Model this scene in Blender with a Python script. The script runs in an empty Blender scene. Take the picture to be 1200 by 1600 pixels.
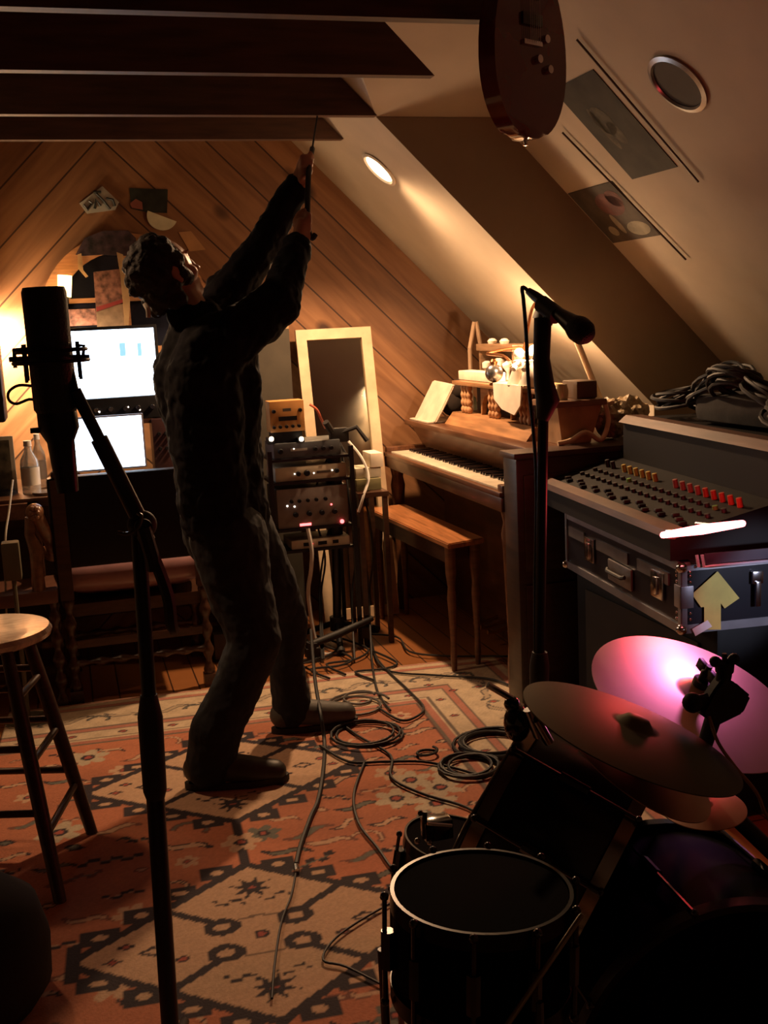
import bpy, bmesh, math, random
import numpy as np
from mathutils import Vector as V, Matrix, Euler, noise
random.seed(7)
scn = bpy.context.scene
COL = scn.collection
# ------------------------------------------------------------------ camera
CZ = 1.36
cf = V((0.26794522, 0.94835393, -0.16979454)); cr = V((0.95898494, -0.27945101, -0.04748697)); cu = V((0.09248371, 0.1501065, 0.9843347))
cam_d = bpy.data.cameras.new('camera'); cam = bpy.data.objects.new('camera', cam_d); COL.objects.link(cam)
cam.matrix_world = Matrix(((cr.x, cu.x, -cf.x, 0), (cr.y, cu.y, -cf.y, 0), (cr.z, cu.z, -cf.z, CZ), (0, 0, 0, 1)))
cam_d.sensor_fit = 'VERTICAL'; cam_d.sensor_height = 24; cam_d.lens = 1728.7 / 1600 * 24; cam_d.clip_start = .02
scn.camera = cam
# ------------------------------------------------------------------ look
vs = scn.view_settings
scn.display_settings.display_device = 'sRGB'
vs.view_transform = 'Standard'; vs.look = 'None'; vs.gamma = 1; vs.use_curve_mapping = False
vs.exposure = 0.0
w = bpy.data.worlds.new('night'); scn.world = w; w.use_nodes = True
w.node_tree.nodes['Background'].inputs[0].default_value = (.01, .012, .02, 1); w.node_tree.nodes['Background'].inputs[1].default_value = 1
WARM = (1, .56, .25); 
def light(name, kind, loc, power, color=WARM, size=.05, aim=None, **k):
    d = bpy.data.lights.new(name, kind); d.energy = power; d.color = color
    o = bpy.data.objects.new(name, d); COL.objects.link(o); o.location = loc
    if kind == 'AREA': d.size = size
    else: d.shadow_soft_size = size
    if aim is not None: o.rotation_euler = (V(aim) - V(loc)).to_track_quat('-Z', 'Y').to_euler()
    for a, b in k.items(): setattr(d, a, b)
    return o
# recessed ceiling bulb in view, plus an added unseen fill light at left
light('recessed_bulb_light', 'SPOT', (1.25, 4.43, 1.93), 145, (1, .60, .32), .04, aim=(.95, 4.0, 0), spot_size=2.6, spot_blend=.6)
light('left_fill_light', 'SPOT', (-.62, 3.75, 2.05), 40, (1, .57, .30), .05, aim=(.74, 2.92, 0), spot_size=1.42, spot_blend=1)
# assumed piano lamps, assumed wall lamp at left, small candle lamp in the window
light('assumed_piano_lamp_light', 'SPOT', (1.70, 3.77, 1.33), 28, (1, .64, .36), .025, aim=(1.72, 4.15, .98), spot_size=1.2, spot_blend=.4)
light('assumed_shelf_lamp_light', 'POINT', (1.80, 4.13, 1.235), 8, (1, .62, .33), .025)
light('assumed_wall_lamp_light', 'POINT', (-.30, 5.00, 1.38), 26, (1, .68, .38), .035)
light('assumed_wall_lamp_down_light', 'SPOT', (-.31, 4.90, 1.42), 95, (1, .72, .42), .04, aim=(-.12, 5.10, 1.22), spot_size=1.9, spot_blend=.7)  # extra spot of the assumed wall lamp, aimed at the boards
light('candle_lamp_light', 'POINT', (.045, 4.93, 1.56), 1.0, (1, .6, .25), .03)
# assumed unseen pink lamp at right beyond the drums, added unseen white fill for the case end
light('assumed_pink_lamp_light', 'SPOT', (1.72, 2.32, 1.20), 14, (1, .27, .78), .05, aim=(1.14, 1.86, .63), spot_size=.44, spot_blend=.5)
light('case_fill_light', 'SPOT', (1.82, 1.50, .82), 17, (.76, .78, 1), .03, aim=(1.62, 2.34, .66), spot_size=.42, spot_blend=.5)

# ------------------------------------------------------------------ pixel -> place (used to read real positions off the photo)
def ray(x, y): return cf + cr * ((x - 600) / 1728.7) - cu * ((y - 800) / 1728.7)
def aY(x, y, Y): d = ray(x, y); t = Y / d.y; return V((d.x * t, Y, CZ + d.z * t))
def aZ(x, y, Z): d = ray(x, y); t = (Z - CZ) / d.z; return V((d.x * t, d.y * t, Z))
def aX(x, y, X): d = ray(x, y); t = X / d.x; return V((X, d.y * t, CZ + d.z * t))

# ------------------------------------------------------------------ materials
MATS = {}
def mat(name, col, rough=.6, metal=0, var=.15, scale=14, coat=0, emit=None, es=0, bump=0, trans=0, stretch=(1, 1, 1), alpha=1):
    if name in MATS: return MATS[name]
    m = bpy.data.materials.new(name); m.use_nodes = True; nt = m.node_tree; N = nt.nodes; L = nt.links
    b = N['Principled BSDF']; b.inputs['Roughness'].default_value = rough; b.inputs['Metallic'].default_value = metal
    if max(col) < .012 and rough >= .45: b.inputs['Specular IOR Level'].default_value = .03 if name.startswith('drum_') else .22
    tc = N.new('ShaderNodeTexCoord'); mp = N.new('ShaderNodeMapping'); mp.inputs['Scale'].default_value = stretch
    nz = N.new('ShaderNodeTexNoise'); nz.inputs['Scale'].default_value = scale; nz.inputs['Detail'].default_value = 4
    L.new(tc.outputs['Object'], mp.inputs[0]); L.new(mp.outputs[0], nz.inputs[0])
    rp = N.new('ShaderNodeValToRGB'); rp.color_ramp.elements[0].position = .3; rp.color_ramp.elements[1].position = .7
    rp.color_ramp.elements[0].color = tuple(c * (1 - var) for c in col) + (1,); rp.color_ramp.elements[1].color = tuple(min(1, c * (1 + var)) for c in col) + (1,)
    L.new(nz.outputs[0], rp.inputs[0]); L.new(rp.outputs[0], b.inputs['Base Color'])
    if bump:
        bp = N.new('ShaderNodeBump'); bp.inputs['Strength'].default_value = bump; bp.inputs['Distance'].default_value = .01
        L.new(nz.outputs[0], bp.inputs['Height']); L.new(bp.outputs[0], b.inputs['Normal'])
    if coat: b.inputs['Coat Weight'].default_value = coat; b.inputs['Coat Roughness'].default_value = .06
    if emit: b.inputs['Emission Color'].default_value = tuple(emit) + (1,); b.inputs['Emission Strength'].default_value = es
    if trans: b.inputs['Transmission Weight'].default_value = trans
    MATS[name] = m; return m
def wood(name, col, rough=.4, stretch=(2, 1, 14), coat=0, var=.35): return mat(name, col, rough, 0, var, 5, coat, stretch=stretch, bump=.05)
def blk(): return mat('black_plastic', (.008, .008, .010), .5)
def blkg(): return mat('black_gloss', (.006, .005, .008), .12, 0, .1, 9, .6)
def blkm(): return mat('black_metal', (.010, .010, .013), .38, .3)
def chrome(): return mat('chrome', (.62, .62, .64), .16, 1, .05)
def alu(): return mat('aluminium', (.36, .36, .40), .38, .85, .15)
def white(): return mat('white_paint', (.62, .54, .44), .55)
def rubber(): return mat('rubber', (.012, .011, .011), .6)
darkwood = lambda: wood('dark_wood', (.050, .020, .010), .35)
pianow = lambda: wood('piano_walnut', (.115, .045, .020), .33, (14, 1, 6), .2)
oakw = lambda: wood('honey_wood', (.34, .15, .06), .4)

# ------------------------------------------------------------------ mesh builders
def nb(): return bmesh.new()
def box(bm, lo, hi, M=None, bev=0):
    lo, hi = V(lo), V(hi)
    r = bmesh.ops.create_cube(bm, size=1, matrix=Matrix.Translation((lo + hi) / 2) @ Matrix.Diagonal((*(hi - lo), 1)))
    vs_ = r['verts']
    if bev:
        es = list({e for v in vs_ for e in v.link_edges})
        rr = bmesh.ops.bevel(bm, geom=es, offset=bev, segments=2, affect='EDGES', profile=.6)
        vs_ = list({v for f in rr['faces'] for v in f.verts} | {v for v in vs_ if v.is_valid})
    if M is not None: bmesh.ops.transform(bm, matrix=M, verts=vs_)
    return bm
def frame_of(d):
    d = d.normalized(); a = V((0, 0, 1)) if abs(d.z) < .9 else V((1, 0, 0)); x = a.cross(d).normalized(); return x, d.cross(x)
def tube(bm, pts, r, n=8, caps=True):
    pts = [V(p) for p in pts]; k = len(pts)
    rs = r if isinstance(r, (list, tuple)) else [r] * k
    if len(rs) != k: rs = [float(q) for q in np.interp(np.linspace(0, 1, k), np.linspace(0, 1, len(rs)), rs)]
    x = None; rings = []
    for i, p in enumerate(pts):
        d = (pts[min(i + 1, k - 1)] - pts[max(i - 1, 0)])
        if d.length < 1e-9: d = V((0, 0, 1))
        d.normalize()
        if x is None: x, y = frame_of(d)
        else:
            x = (x - d * x.dot(d))
            x = x.normalized() if x.length > 1e-6 else frame_of(d)[0]
            y = d.cross(x)
        rings.append([bm.verts.new(p + (x * math.cos(2 * math.pi * j / n) + y * math.sin(2 * math.pi * j / n)) * rs[i]) for j in range(n)])
    for a, b in zip(rings, rings[1:]):
        for j in range(n): bm.faces.new((a[j], a[(j + 1) % n], b[(j + 1) % n], b[j]))
    if caps:
        bm.faces.new(rings[0][::-1]); bm.faces.new(rings[-1])
    return bm
def cyl(bm, a, b, r, n=16, r2=None): return tube(bm, [a, b], [r, r if r2 is None else r2], n)
def smooth_path(pts, m=6):
    pts = [V(p) for p in pts]; out = []
    for i in range(len(pts) - 1):
        p0, p1, p2, p3 = pts[max(i - 1, 0)], pts[i], pts[i + 1], pts[min(i + 2, len(pts) - 1)]
        for j in range(m):
            t = j / m
            out.append(.5 * ((2 * p1) + (p2 - p0) * t + (2 * p0 - 5 * p1 + 4 * p2 - p3) * t * t + (3 * p1 - p0 - 3 * p2 + p3) * t ** 3))
    out.append(pts[-1]); return out
def pillow(bm, c, size, p=.45, n=28):
    r = bmesh.ops.create_uvsphere(bm, u_segments=n * 2, v_segments=n, radius=1)
    f = lambda q, e: math.copysign(abs(q) ** e, q)
    for v in r['verts']:
        m = max(abs(v.co.x), abs(v.co.y), 1e-6); h = math.hypot(v.co.x, v.co.y); k = (h / m) ** .8 if m > 1e-5 else 1
        v.co = V((c[0] + size[0] * f(v.co.x * k, 1), c[1] + size[1] * f(v.co.y * k, 1), c[2] + size[2] * f(v.co.z, .75)))
    return bm
def axisM(o, d, up=None):
    z = V(d).normalized(); x, y = frame_of(z)
    if up is not None:
        y = V(up) - z * V(up).dot(z); y.normalize(); x = y.cross(z)
    return Matrix(((x.x, y.x, z.x, o[0]), (x.y, y.y, z.y, o[1]), (x.z, y.z, z.z, o[2]), (0, 0, 0, 1)))
def lathe(bm, prof, M=None, n=28):
    """profile of (radius, z); turned round z, then moved by M"""
    M = M or Matrix.Identity(4); rings = []
    for r, z in prof:
        if r < 1e-5: rings.append([bm.verts.new(M @ V((0, 0, z)))])
        else: rings.append([bm.verts.new(M @ V((r * math.cos(2 * math.pi * j / n), r * math.sin(2 * math.pi * j / n), z))) for j in range(n)])
    for a, b in zip(rings, rings[1:]):
        if len(a) == 1 and len(b) == 1: continue
        for j in range(n):
            j2 = (j + 1) % n
            if len(a) == 1: bm.faces.new((a[0], b[j2], b[j]))
            elif len(b) == 1: bm.faces.new((a[j], a[j2], b[0]))
            else: bm.faces.new((a[j], a[j2], b[j2], b[j]))
    return bm
def prism(bm, poly, z0, z1, M=None):
    M = M or Matrix.Identity(4)
    a = [bm.verts.new(M @ V((x, y, z0))) for x, y in poly]; b = [bm.verts.new(M @ V((x, y, z1))) for x, y in poly]; n = len(poly)
    bm.faces.new(a[::-1]); bm.faces.new(b)
    for i in range(n): bm.faces.new((a[i], a[(i + 1) % n], b[(i + 1) % n], b[i]))
    return bm
def ball(bm, c, r, s=(1, 1, 1), n=16, M=None):
    m = Matrix.Translation(c) @ (M or Matrix.Identity(4)) @ Matrix.Diagonal((r * s[0], r * s[1], r * s[2], 1))
    bmesh.ops.create_uvsphere(bm, u_segments=n, v_segments=max(6, n * 2 // 3), radius=1, matrix=m); return bm
def obj(name, bm, m, parent=None, smooth=True, angle=38):
    bmesh.ops.recalc_face_normals(bm, faces=bm.faces[:])
    me = bpy.data.meshes.new(name); bm.to_mesh(me); bm.free()
    if smooth:
        for p in me.polygons: p.use_smooth = True
        try: me.set_sharp_from_angle(angle=math.radians(angle))
        except Exception: pass
    o = bpy.data.objects.new(name, me); COL.objects.link(o)
    for mm in (m if isinstance(m, (list, tuple)) else [m]): me.materials.append(mm)
    if parent is not None:
        o.parent = parent
        if parent.type == 'EMPTY': o.matrix_parent_inverse = parent.matrix_basis.inverted()
    return o
def tag(o, label, cat, group=None):
    o['label'] = label; o['category'] = cat
    if group: o['group'] = group
    return o
def thing(name, label, cat, loc=(0, 0, 0), group=None):
    o = bpy.data.objects.new(name, None); COL.objects.link(o); o.location = loc; o.empty_display_size = .1
    return tag(o, label, cat, group)
def struct(name, bm, m, smooth=False):
    o = obj(name, bm, m, None, smooth); o['kind'] = 'structure'; return o
def dup(root, dloc, label=None, rotz=0):
    r = root.copy(); COL.objects.link(r); r.location = V(root.location) + V(dloc); r.rotation_euler.z += rotz
    if label: r['label'] = label
    for ch in list(root.children):
        c = ch.copy(); COL.objects.link(c); c.parent = r
        for g in list(ch.children):
            d = g.copy(); COL.objects.link(d); d.parent = c
    return r

# ================================================================== ROOM
XC = .25; C1 = 3.27; C2 = 3.74; YG = 5.10; YB = -1.4; YR = 4.03; HB = 2.09
Ys = 2.9; Zs = HB + .5 * (YR - Ys); RZ = C1 - XC; XL = -2.3; KL = RZ - (XC - XL)   # left knee wall
def node_wood_floor():
    m = bpy.data.materials.new('orange_floorboards'); m.use_nodes = True; N = m.node_tree.nodes; L = m.node_tree.links; b = N['Principled BSDF']
    tc = N.new('ShaderNodeTexCoord'); br = N.new('ShaderNodeTexBrick'); br.inputs['Scale'].default_value = 1
    br.inputs['Brick Width'].default_value = 1.6; br.inputs['Row Height'].default_value = .10; br.inputs['Mortar Size'].default_value = .003
    br.inputs['Color1'].default_value = (.30, .115, .035, 1); br.inputs['Color2'].default_value = (.24, .085, .026, 1); br.inputs['Mortar'].default_value = (.04, .015, .006, 1)
    mp = N.new('ShaderNodeMapping'); mp.inputs['Rotation'].default_value[2] = math.pi / 2
    L.new(tc.outputs['Object'], mp.inputs[0]); L.new(mp.outputs[0], br.inputs[0])
    L.new(br.outputs[0], b.inputs['Base Color']); b.inputs['Roughness'].default_value = .38
    return m
def node_gable():
    m = bpy.data.materials.new('knotty_pine_boards'); m.use_nodes = True; N = m.node_tree.nodes; L = m.node_tree.links; b = N['Principled BSDF']
    def mth(op, a=None, c=None, d=None):
        n = N.new('ShaderNodeMath'); n.operation = op
        for i, q in enumerate((a, c, d)):
            if q is None: continue
            if isinstance(q, (int, float)): n.inputs[i].default_value = q
            else: L.new(q, n.inputs[i])
        return n.outputs[0]
    tc = N.new('ShaderNodeTexCoord'); sp = N.new('ShaderNodeSeparateXYZ'); L.new(tc.outputs['Object'], sp.inputs[0])
    ax = mth('ABSOLUTE', mth('SUBTRACT', sp.outputs[0], XC))
    s = mth('MULTIPLY', mth('ADD', ax, sp.outputs[2]), .7071 / .155)
    t = mth('MULTIPLY', mth('SUBTRACT', ax, sp.outputs[2]), .7071)
    fr = mth('FRACT', s); fl = mth('FLOOR', s)
    groove = mth('LESS_THAN', fr, .045)
    cb = N.new('ShaderNodeCombineXYZ'); L.new(mth('MULTIPLY', s, .155 * 22), cb.inputs[0]); L.new(mth('MULTIPLY', t, 2.2), cb.inputs[1]); L.new(mth('MULTIPLY', fl, 3.7), cb.inputs[2])
    nz = N.new('ShaderNodeTexNoise'); nz.inputs['Scale'].default_value = 1; nz.inputs['Detail'].default_value = 5; nz.inputs['Distortion'].default_value = .6; L.new(cb.outputs[0], nz.inputs[0])
    rp = N.new('ShaderNodeValToRGB'); rp.color_ramp.elements[0].position = .3; rp.color_ramp.elements[1].position = .72
    rp.color_ramp.elements[0].color = (.20, .088, .036, 1); rp.color_ramp.elements[1].color = (.35, .170, .075, 1); L.new(nz.outputs[0], rp.inputs[0])
    # board-to-board tone
    wn = N.new('ShaderNodeTexWhiteNoise'); wn.noise_dimensions = '1D'; L.new(fl, wn.inputs[1])
    mul = N.new('ShaderNodeMixRGB'); mul.blend_type = 'MULTIPLY'; mul.inputs[0].default_value = 1; L.new(rp.outputs[0], mul.inputs[1])
    tone = N.new('ShaderNodeValToRGB'); tone.color_ramp.elements[0].color = (.72, .70, .70, 1); tone.color_ramp.elements[1].color = (1.0, 1.0, 1.0, 1); L.new(wn.outputs[0], tone.inputs[0]); L.new(tone.outputs[0], mul.inputs[2])
    # knots
    cb2 = N.new('ShaderNodeCombineXYZ'); L.new(mth('MULTIPLY', s, .62), cb2.inputs[0]); L.new(mth('MULTIPLY', t, 2.7), cb2.inputs[1])
    vo = N.new('ShaderNodeTexVoronoi'); vo.inputs['Scale'].default_value = 1.0; L.new(cb2.outputs[0], vo.inputs[0])
    kr = N.new('ShaderNodeValToRGB'); kr.color_ramp.elements[0].position = .07; kr.color_ramp.elements[0].color = (1, 1, 1, 1); kr.color_ramp.elements[1].position = .16; kr.color_ramp.elements[1].color = (0, 0, 0, 1); L.new(vo.outputs[0], kr.inputs[0])
    k2 = N.new('ShaderNodeMixRGB'); k2.inputs[2].default_value = (.055, .020, .008, 1); L.new(mul.outputs[0], k2.inputs[1]); L.new(kr.outputs[0], k2.inputs[0])
    g2 = N.new('ShaderNodeMixRGB'); g2.inputs[2].default_value = (.045, .016, .006, 1); L.new(k2.outputs[0], g2.inputs[1]); L.new(groove, g2.inputs[0])
    L.new(g2.outputs[0], b.inputs['Base Color']); b.inputs['Roughness'].default_value = .5
    return m
plaster = mat('cream_plaster', (.50, .43, .33), .75, var=.06, scale=6, bump=.03)
pine = node_gable()
bm = nb(); box(bm, (XL - .1, YB - .1, -.08), (3.0, YG + .1, 0)); struct('floor', bm, node_wood_floor())
def poly(bm, pts): bm.faces.new([bm.verts.new(p) for p in pts]); return bm
def slab(name, pts, off, m):
    bm = nb(); a = [bm.verts.new(p) for p in pts]; b = [bm.verts.new(V(p) + V(off)) for p in pts]; n = len(pts)
    bm.faces.new(a); bm.faces.new(b[::-1])
    for i in range(n): bm.faces.new((a[i], b[i], b[(i + 1) % n], a[(i + 1) % n]))
    return struct(name, bm, m)
T = .06
slab('wall_far', [(XL, YG, 0), (2.95, YG, 0), (2.95, YG, C1 - 2.3), (2.3, YG, C1 - 2.3), (XC, YG, RZ), (XL, YG, KL)], (0, T, 0), pine)
slab('wall_back', [(XL, YB, 0), (2.84, YB, 0), (2.84, YB, C2 - 2.84), (C2 - Zs, YB, Zs), (C1 - Zs, YB, Zs), (XC, YB, RZ), (XL, YB, KL)], (0, -T, 0), plaster)
slab('wall_left', [(XL, YB, 0), (XL, YG, 0), (XL, YG, KL), (XL, YB, KL)], (-T, 0, 0), plaster)
slab('wall_right', [(2.84, YB, 0), (2.84, YR, 0), (2.84, YR, C2 - 2.84), (2.84, YB, C2 - 2.84)], (T, 0, 0), plaster)
slab('wall_right_far', [(2.3, YR, 0), (2.3, YG, 0), (2.3, YG, C1 - 2.3), (2.3, YR, C1 - 2.3)], (T, 0, 0), plaster)
slab('wall_dormer_cheek', [(2.3, YR, 0), (2.84, YR, 0), (2.84, YR, C2 - 2.84), (C2 - HB, YR, HB), (C1 - HB, YR, HB), (2.3, YR, C1 - 2.3)], (0, -.004, 0), mat('shaded_plaster', (.30, .24, .17), .8, var=.06, scale=6))  # same plaster coloured darker, shade of the cheek put into its colour
n1 = V((.7071, 0, .7071)) * T
slab('ceiling', [(2.3, YR, C1 - 2.3), (2.3, YG, C1 - 2.3), (XC, YG, RZ), (XC, YR, RZ)], n1, plaster)

slab('ceiling_left_slope', [(XL, YB, KL), (XL, YG, KL), (XC, YG, RZ), (XC, YB, RZ)], (-.7071 * T, 0, .7071 * T), mat('dark_ceiling_boards', (.10, .05, .03), .7))
slab('ceiling_upper_slope', [(C1 - HB, YR, HB), (XC, YR, RZ), (XC, YB, RZ), (C1 - Zs, YB, Zs), (C1 - Zs, Ys, Zs)], n1, plaster)
slab('ceiling_soffit', [(C1 - HB, YR, HB), (C2 - HB, YR, HB), (C2 - Zs, Ys, Zs), (C1 - Zs, Ys, Zs)], (0, 0, T), plaster)
slab('ceiling_soffit_near', [(C1 - Zs, Ys, Zs), (C2 - Zs, Ys, Zs), (C2 - Zs, YB, Zs), (C1 - Zs, YB, Zs)], (0, 0, T), plaster)
slab('ceiling_dormer', [(C2 - HB, YR, HB), (2.84, YR, C2 - 2.84), (2.84, YB, C2 - 2.84), (C2 - Zs, YB, Zs), (C2 - Zs, Ys, Zs)], n1, plaster)
# exposed tie beams
beam = wood('old_beam_wood', (.080, .038, .022), .6, (1, 8, 8))
for i, y in enumerate((.95, 1.53, 2.13, 2.741, 3.358, 3.998, 4.498)):
    bm = nb(); h = .20; t = .042; xl = XC - (C1 - HB - XC)
    M = Matrix(((1, 0, 0, 0), (0, 0, 1, 0), (0, 1, 0, 0), (0, 0, 0, 1)))
    prism(bm, [(xl, HB), (C1 - HB - .004, HB), (C1 - HB - .004 - h, HB + h), (xl + h, HB + h)], y, y + t, M)
    struct('trim_%d' % (i + 1), bm, beam)

# arched window in the gable
wm = wood('window_casing', (.40, .19, .085), .45)
wc = V((.305, YG, 1.42)); 
bm = nb(); n = 26; ro, ri = .372, .295
o_ = []; i_ = []
for j in range(n + 1):
    a = math.pi * j / n; o_.append((wc.x + ro * math.cos(a), wc.z + ro * math.sin(a))); i_.append((wc.x + ri * math.cos(a), wc.z + ri * math.sin(a)))
MY = Matrix(((1, 0, 0, 0), (0, 0, -1, YG), (0, 1, 0, 0), (0, 0, 0, 1)))
for j in range(n): prism(bm, [o_[j], o_[j + 1], i_[j + 1], i_[j]], 0, .045, MY)
box(bm, (wc.x - ro, YG - .045, 1.30), (wc.x - ri, YG, wc.z)); box(bm, (wc.x + ri, YG - .045, 1.30), (wc.x + ro, YG, wc.z)); box(bm, (wc.x - ro - .02, YG - .07, 1.27), (wc.x + ro + .02, YG, 1.30))
wf = struct('window_1', bm, wm)
bm = nb(); prism(bm, [(wc.x + ri, 1.30)] + i_ + [(wc.x - ri, 1.30)], .004, .010, MY)
obj('glass_pane', bm, mat('night_glass', (.012, .013, .022), .06, coat=.5), wf)
bm = nb(); box(bm, (wc.x - .012, YG - .03, 1.30), (wc.x + .012, YG - .011, wc.z + ri)); box(bm, (wc.x - ri, YG - .03, 1.50), (wc.x + ri, YG - .011, 1.52))
obj('muntin', bm, wm, wf)
# ================================================================== RUG
def rug():
    ang = math.radians(-3.2); ca, sa = math.cos(ang), math.sin(ang)
    u0, u1, v0, v1, st = -.72, 1.16, -2.9, .86, .0065     # local: u across, v along; origin (.37, 3.24)
    U = np.arange(u0, u1 + st, st); Vv = np.arange(v0, v1 + st, st); uu, vv = np.meshgrid(U, Vv)
    rng = np.random.RandomState(3)
    field = np.array([.40, .140, .072]); beige = np.array([.48, .31, .20]); dark = np.array([.022, .014, .020]); teal = np.array([.12, .12, .10]); sand = np.array([.48, .37, .25]); rose = np.array([.33, .07, .05])
    C = np.zeros(uu.shape + (3,)); C[:] = field
    def put(mask, c, k=1.0): C[mask] = C[mask] * (1 - k) + np.array(c) * k
    # tone drift of a hand-knotted field
    drift = .10 * np.sin(vv * 9 + 2 * np.sin(uu * 4)) + .06 * np.sin(vv * 31); C *= (1 + drift)[..., None]
    BU = .72; BV = .40
    def motif(cu_, cv_, kind, s=1.0, rot=0.0, col=beige, line=dark):
        du, dv = uu - cu_, vv - cv_
        if abs(rot) > 1e-6:
            c, s_ = math.cos(rot), math.sin(rot); du, dv = du * c + dv * s_, -du * s_ + dv * c
        if kind == 'leaf':
            e = (du / (.085 * s)) ** 2 + ((dv - .010 * np.sin(du * 45 / s)) / (.017 * s)) ** 2
            put(e < 1, line); put(e < .50, col)
        elif kind == 'flower':
            r = np.hypot(du, dv); a = np.arctan2(dv, du); R_ = .060 * s * (.55 + .45 * np.abs(np.cos(3 * a)))
            put(r < R_, col); put(r < .020 * s, line); put(r < .011 * s, rose)
        elif kind == 'hook':
            r = np.hypot(du, dv); a = np.arctan2(dv, du)
            put((np.abs(r - .05 * s) < .010 * s) & (a > -.6), line); put((np.abs(r - .05 * s) < .005 * s) & (a > -.4), col)
        elif kind == 'bar':
            put((np.abs(du) < .09 * s) & (np.abs(dv - .008 * np.sign(np.sin(du * 110))) < .011 * s), line)
            put((np.abs(du) < .07 * s) & (np.abs(dv) < .003 * s), col)
        elif kind == 'diam':
            e = np.abs(du) / (.038 * s) + np.abs(dv) / (.024 * s); put(e < 1, line); put(e < .55, col)
        elif kind == 'star':
            e = np.minimum(np.abs(du) / .05 + np.abs(dv) / .012, np.abs(du) / .012 + np.abs(dv) / .05) / s
            put(e < 1, line)
    # scattered field motifs
    kinds = ['leaf', 'flower', 'hook', 'bar', 'leaf', 'diam', 'leaf']
    for gi, gv in enumerate(np.arange(-2.8, .36, .098)):
        for gj, gu in enumerate((-.62, -.47, -.32, .53, .64, -.17, .30, .43, .06, .18)):
            k = kinds[rng.randint(len(kinds))]; c = beige if rng.rand() > .35 else teal
            motif(gu + rng.uniform(-.03, .03) + (.05 if gi % 2 else 0), gv + rng.uniform(-.02, .02), k, rng.uniform(.55, .95), rng.uniform(-.5, .5), c, dark if rng.rand() > .4 else np.array([.16, .06, .04]))
    for cu_, cv_ in ((.53, -.22), (.60, -.30), (.46, -.33), (.56, -.40), (.66, -.20), (-.42, .30), (-.48, -.24), (-.44, -1.5)): motif(cu_, cv_, 'flower', 1.15, .3, np.array([.42, .34, .24]))
    # medallions
    def medal(cv_):
        a_, b_ = .43, .335
        du, dv = uu, vv - cv_
        e = np.abs(du) / a_ + np.abs(dv) / b_
        cut = np.abs(du) < a_ * .93
        # stepped dark latch squares along the rim with pale eyes
        for s1 in (-1, 1):
            for s2 in (-1, 1):
                for k in range(1, 5):
                    t = k / 4.6; cx = s1 * a_ * (1 - t) * 1.0; cy = cv_ + s2 * b_ * t * 1.02
                    cx += s1 * .022; cy += s2 * .018
                    put((np.abs(uu - cx) < .043) & (np.abs(vv - cy) < .031), dark)
                    put(((uu - cx) / .018) ** 2 + ((vv - cy) / .012) ** 2 < 1, beige)
        put((e < 1.05) & (np.abs(du) < a_ * .97), dark); put((e < .955) & cut, beige)
        put((e < 1.05) & (np.abs(du) > a_ * .93) & (np.abs(du) < a_ * 1.0), dark)
        put((np.abs(np.abs(du) - a_ * .97) < .016) & (np.abs(dv) < .075), dark)
        # cross of dark diagonals
        dg = np.abs(np.abs(du) / a_ - np.abs(dv) / b_)
        put((dg < .042) & (e < .96), dark)
        # centre
        r2 = (du / .12) ** 2 + (dv / .085) ** 2
        put(r2 < 1, beige); put((r2 < 1) & (r2 > .84) & (np.abs(dv) > .03), dark, .7)
        for s1, s2 in ((1, 1), (-1, 1), (1, -1), (-1, -1)):
            q = ((du - s1 * .085) / .040) ** 2 + ((dv - s2 * .055) / .034) ** 2; put(q < 1.15, dark); put(q < .22, beige)
        motif(0, cv_, 'flower', .9, .2, beige)
        for s in (-1, 1):
            motif(s * .24, cv_, 'diam', .95, 0, beige); motif(s * .30, cv_ + .035, 'diam', .6, 0, rose); motif(s * .18, cv_ - .05, 'diam', .6, 0, rose); motif(s * .33, cv_ - .02, 'diam', .6, 0, rose)
            motif(0, cv_ + s * .215, 'star', 1.15, .5, beige); motif(0, cv_ + s * .215, 'star', 1.15, -.35, beige); motif(0, cv_ + s * .215, 'diam', .5, 0, rose); motif(.05, cv_ + s * .16, 'bar', .45, .15); motif(-.06, cv_ + s * .16, 'bar', .45, -.15)
            put((np.abs(du) < .013) & (np.abs(dv - s * (b_ + .045)) < .05), dark)
    for c in (.0, -.93, -1.86, -2.79): medal(c)
    for c in (-.465, -1.395, -2.325): motif(0, c, 'flower', .95, 0, beige)
    # border: guard stripes and pale main band
    edge = np.minimum(np.minimum(u1 - uu - 0.0, (uu - u0)), (v1 - vv))
    right = (uu > BU); far = (vv > BV)
    d = np.minimum(u1 - uu, v1 - vv)
    band = (d < .44); 
    put(band, sand); C[band] *= (1 + .10 * np.sin(uu[band] * 60) * np.sin(vv[band] * 60))[..., None]
    for lo, hi, c in ((.43, .445, dark), (.40, .43, rose), (.385, .392, dark), (.31, .318, dark), (.285, .31, rose), (.275, .283, dark), (.07, .078, dark), (.045, .07, rose), (0, .012, rose)):
        put((d >= lo) & (d < hi), c, .75)
    for k, vv_ in enumerate(np.arange(-2.8, .7, .17)):
        motif(u1 - .18, vv_, 'leaf', .9, 1.1 if k % 2 else -1.1, sand * .8, np.array([.10, .08, .07])); motif(u1 - .35, vv_, 'diam', .6, 0, rose)
        motif(u1 - .18, vv_ + .085, 'diam', .8, 0, rose, teal)
    for k, uu_ in enumerate(np.arange(-.65, 1.0, .17)):
        motif(uu_, v1 - .18, 'leaf', .9, .4 if k % 2 else -.4, sand * .8, np.array([.10, .08, .07])); motif(uu_, v1 - .35, 'diam', .6, 0, rose); motif(uu_ + .085, v1 - .2, 'hook', .7, 0, teal)
    C *= (1 + rng.uniform(-.10, .10, C.shape[:2]))[..., None]
    ny, nx = uu.shape
    X = .37 + uu * ca - vv * sa; Y = 3.24 + uu * sa + vv * ca
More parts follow.
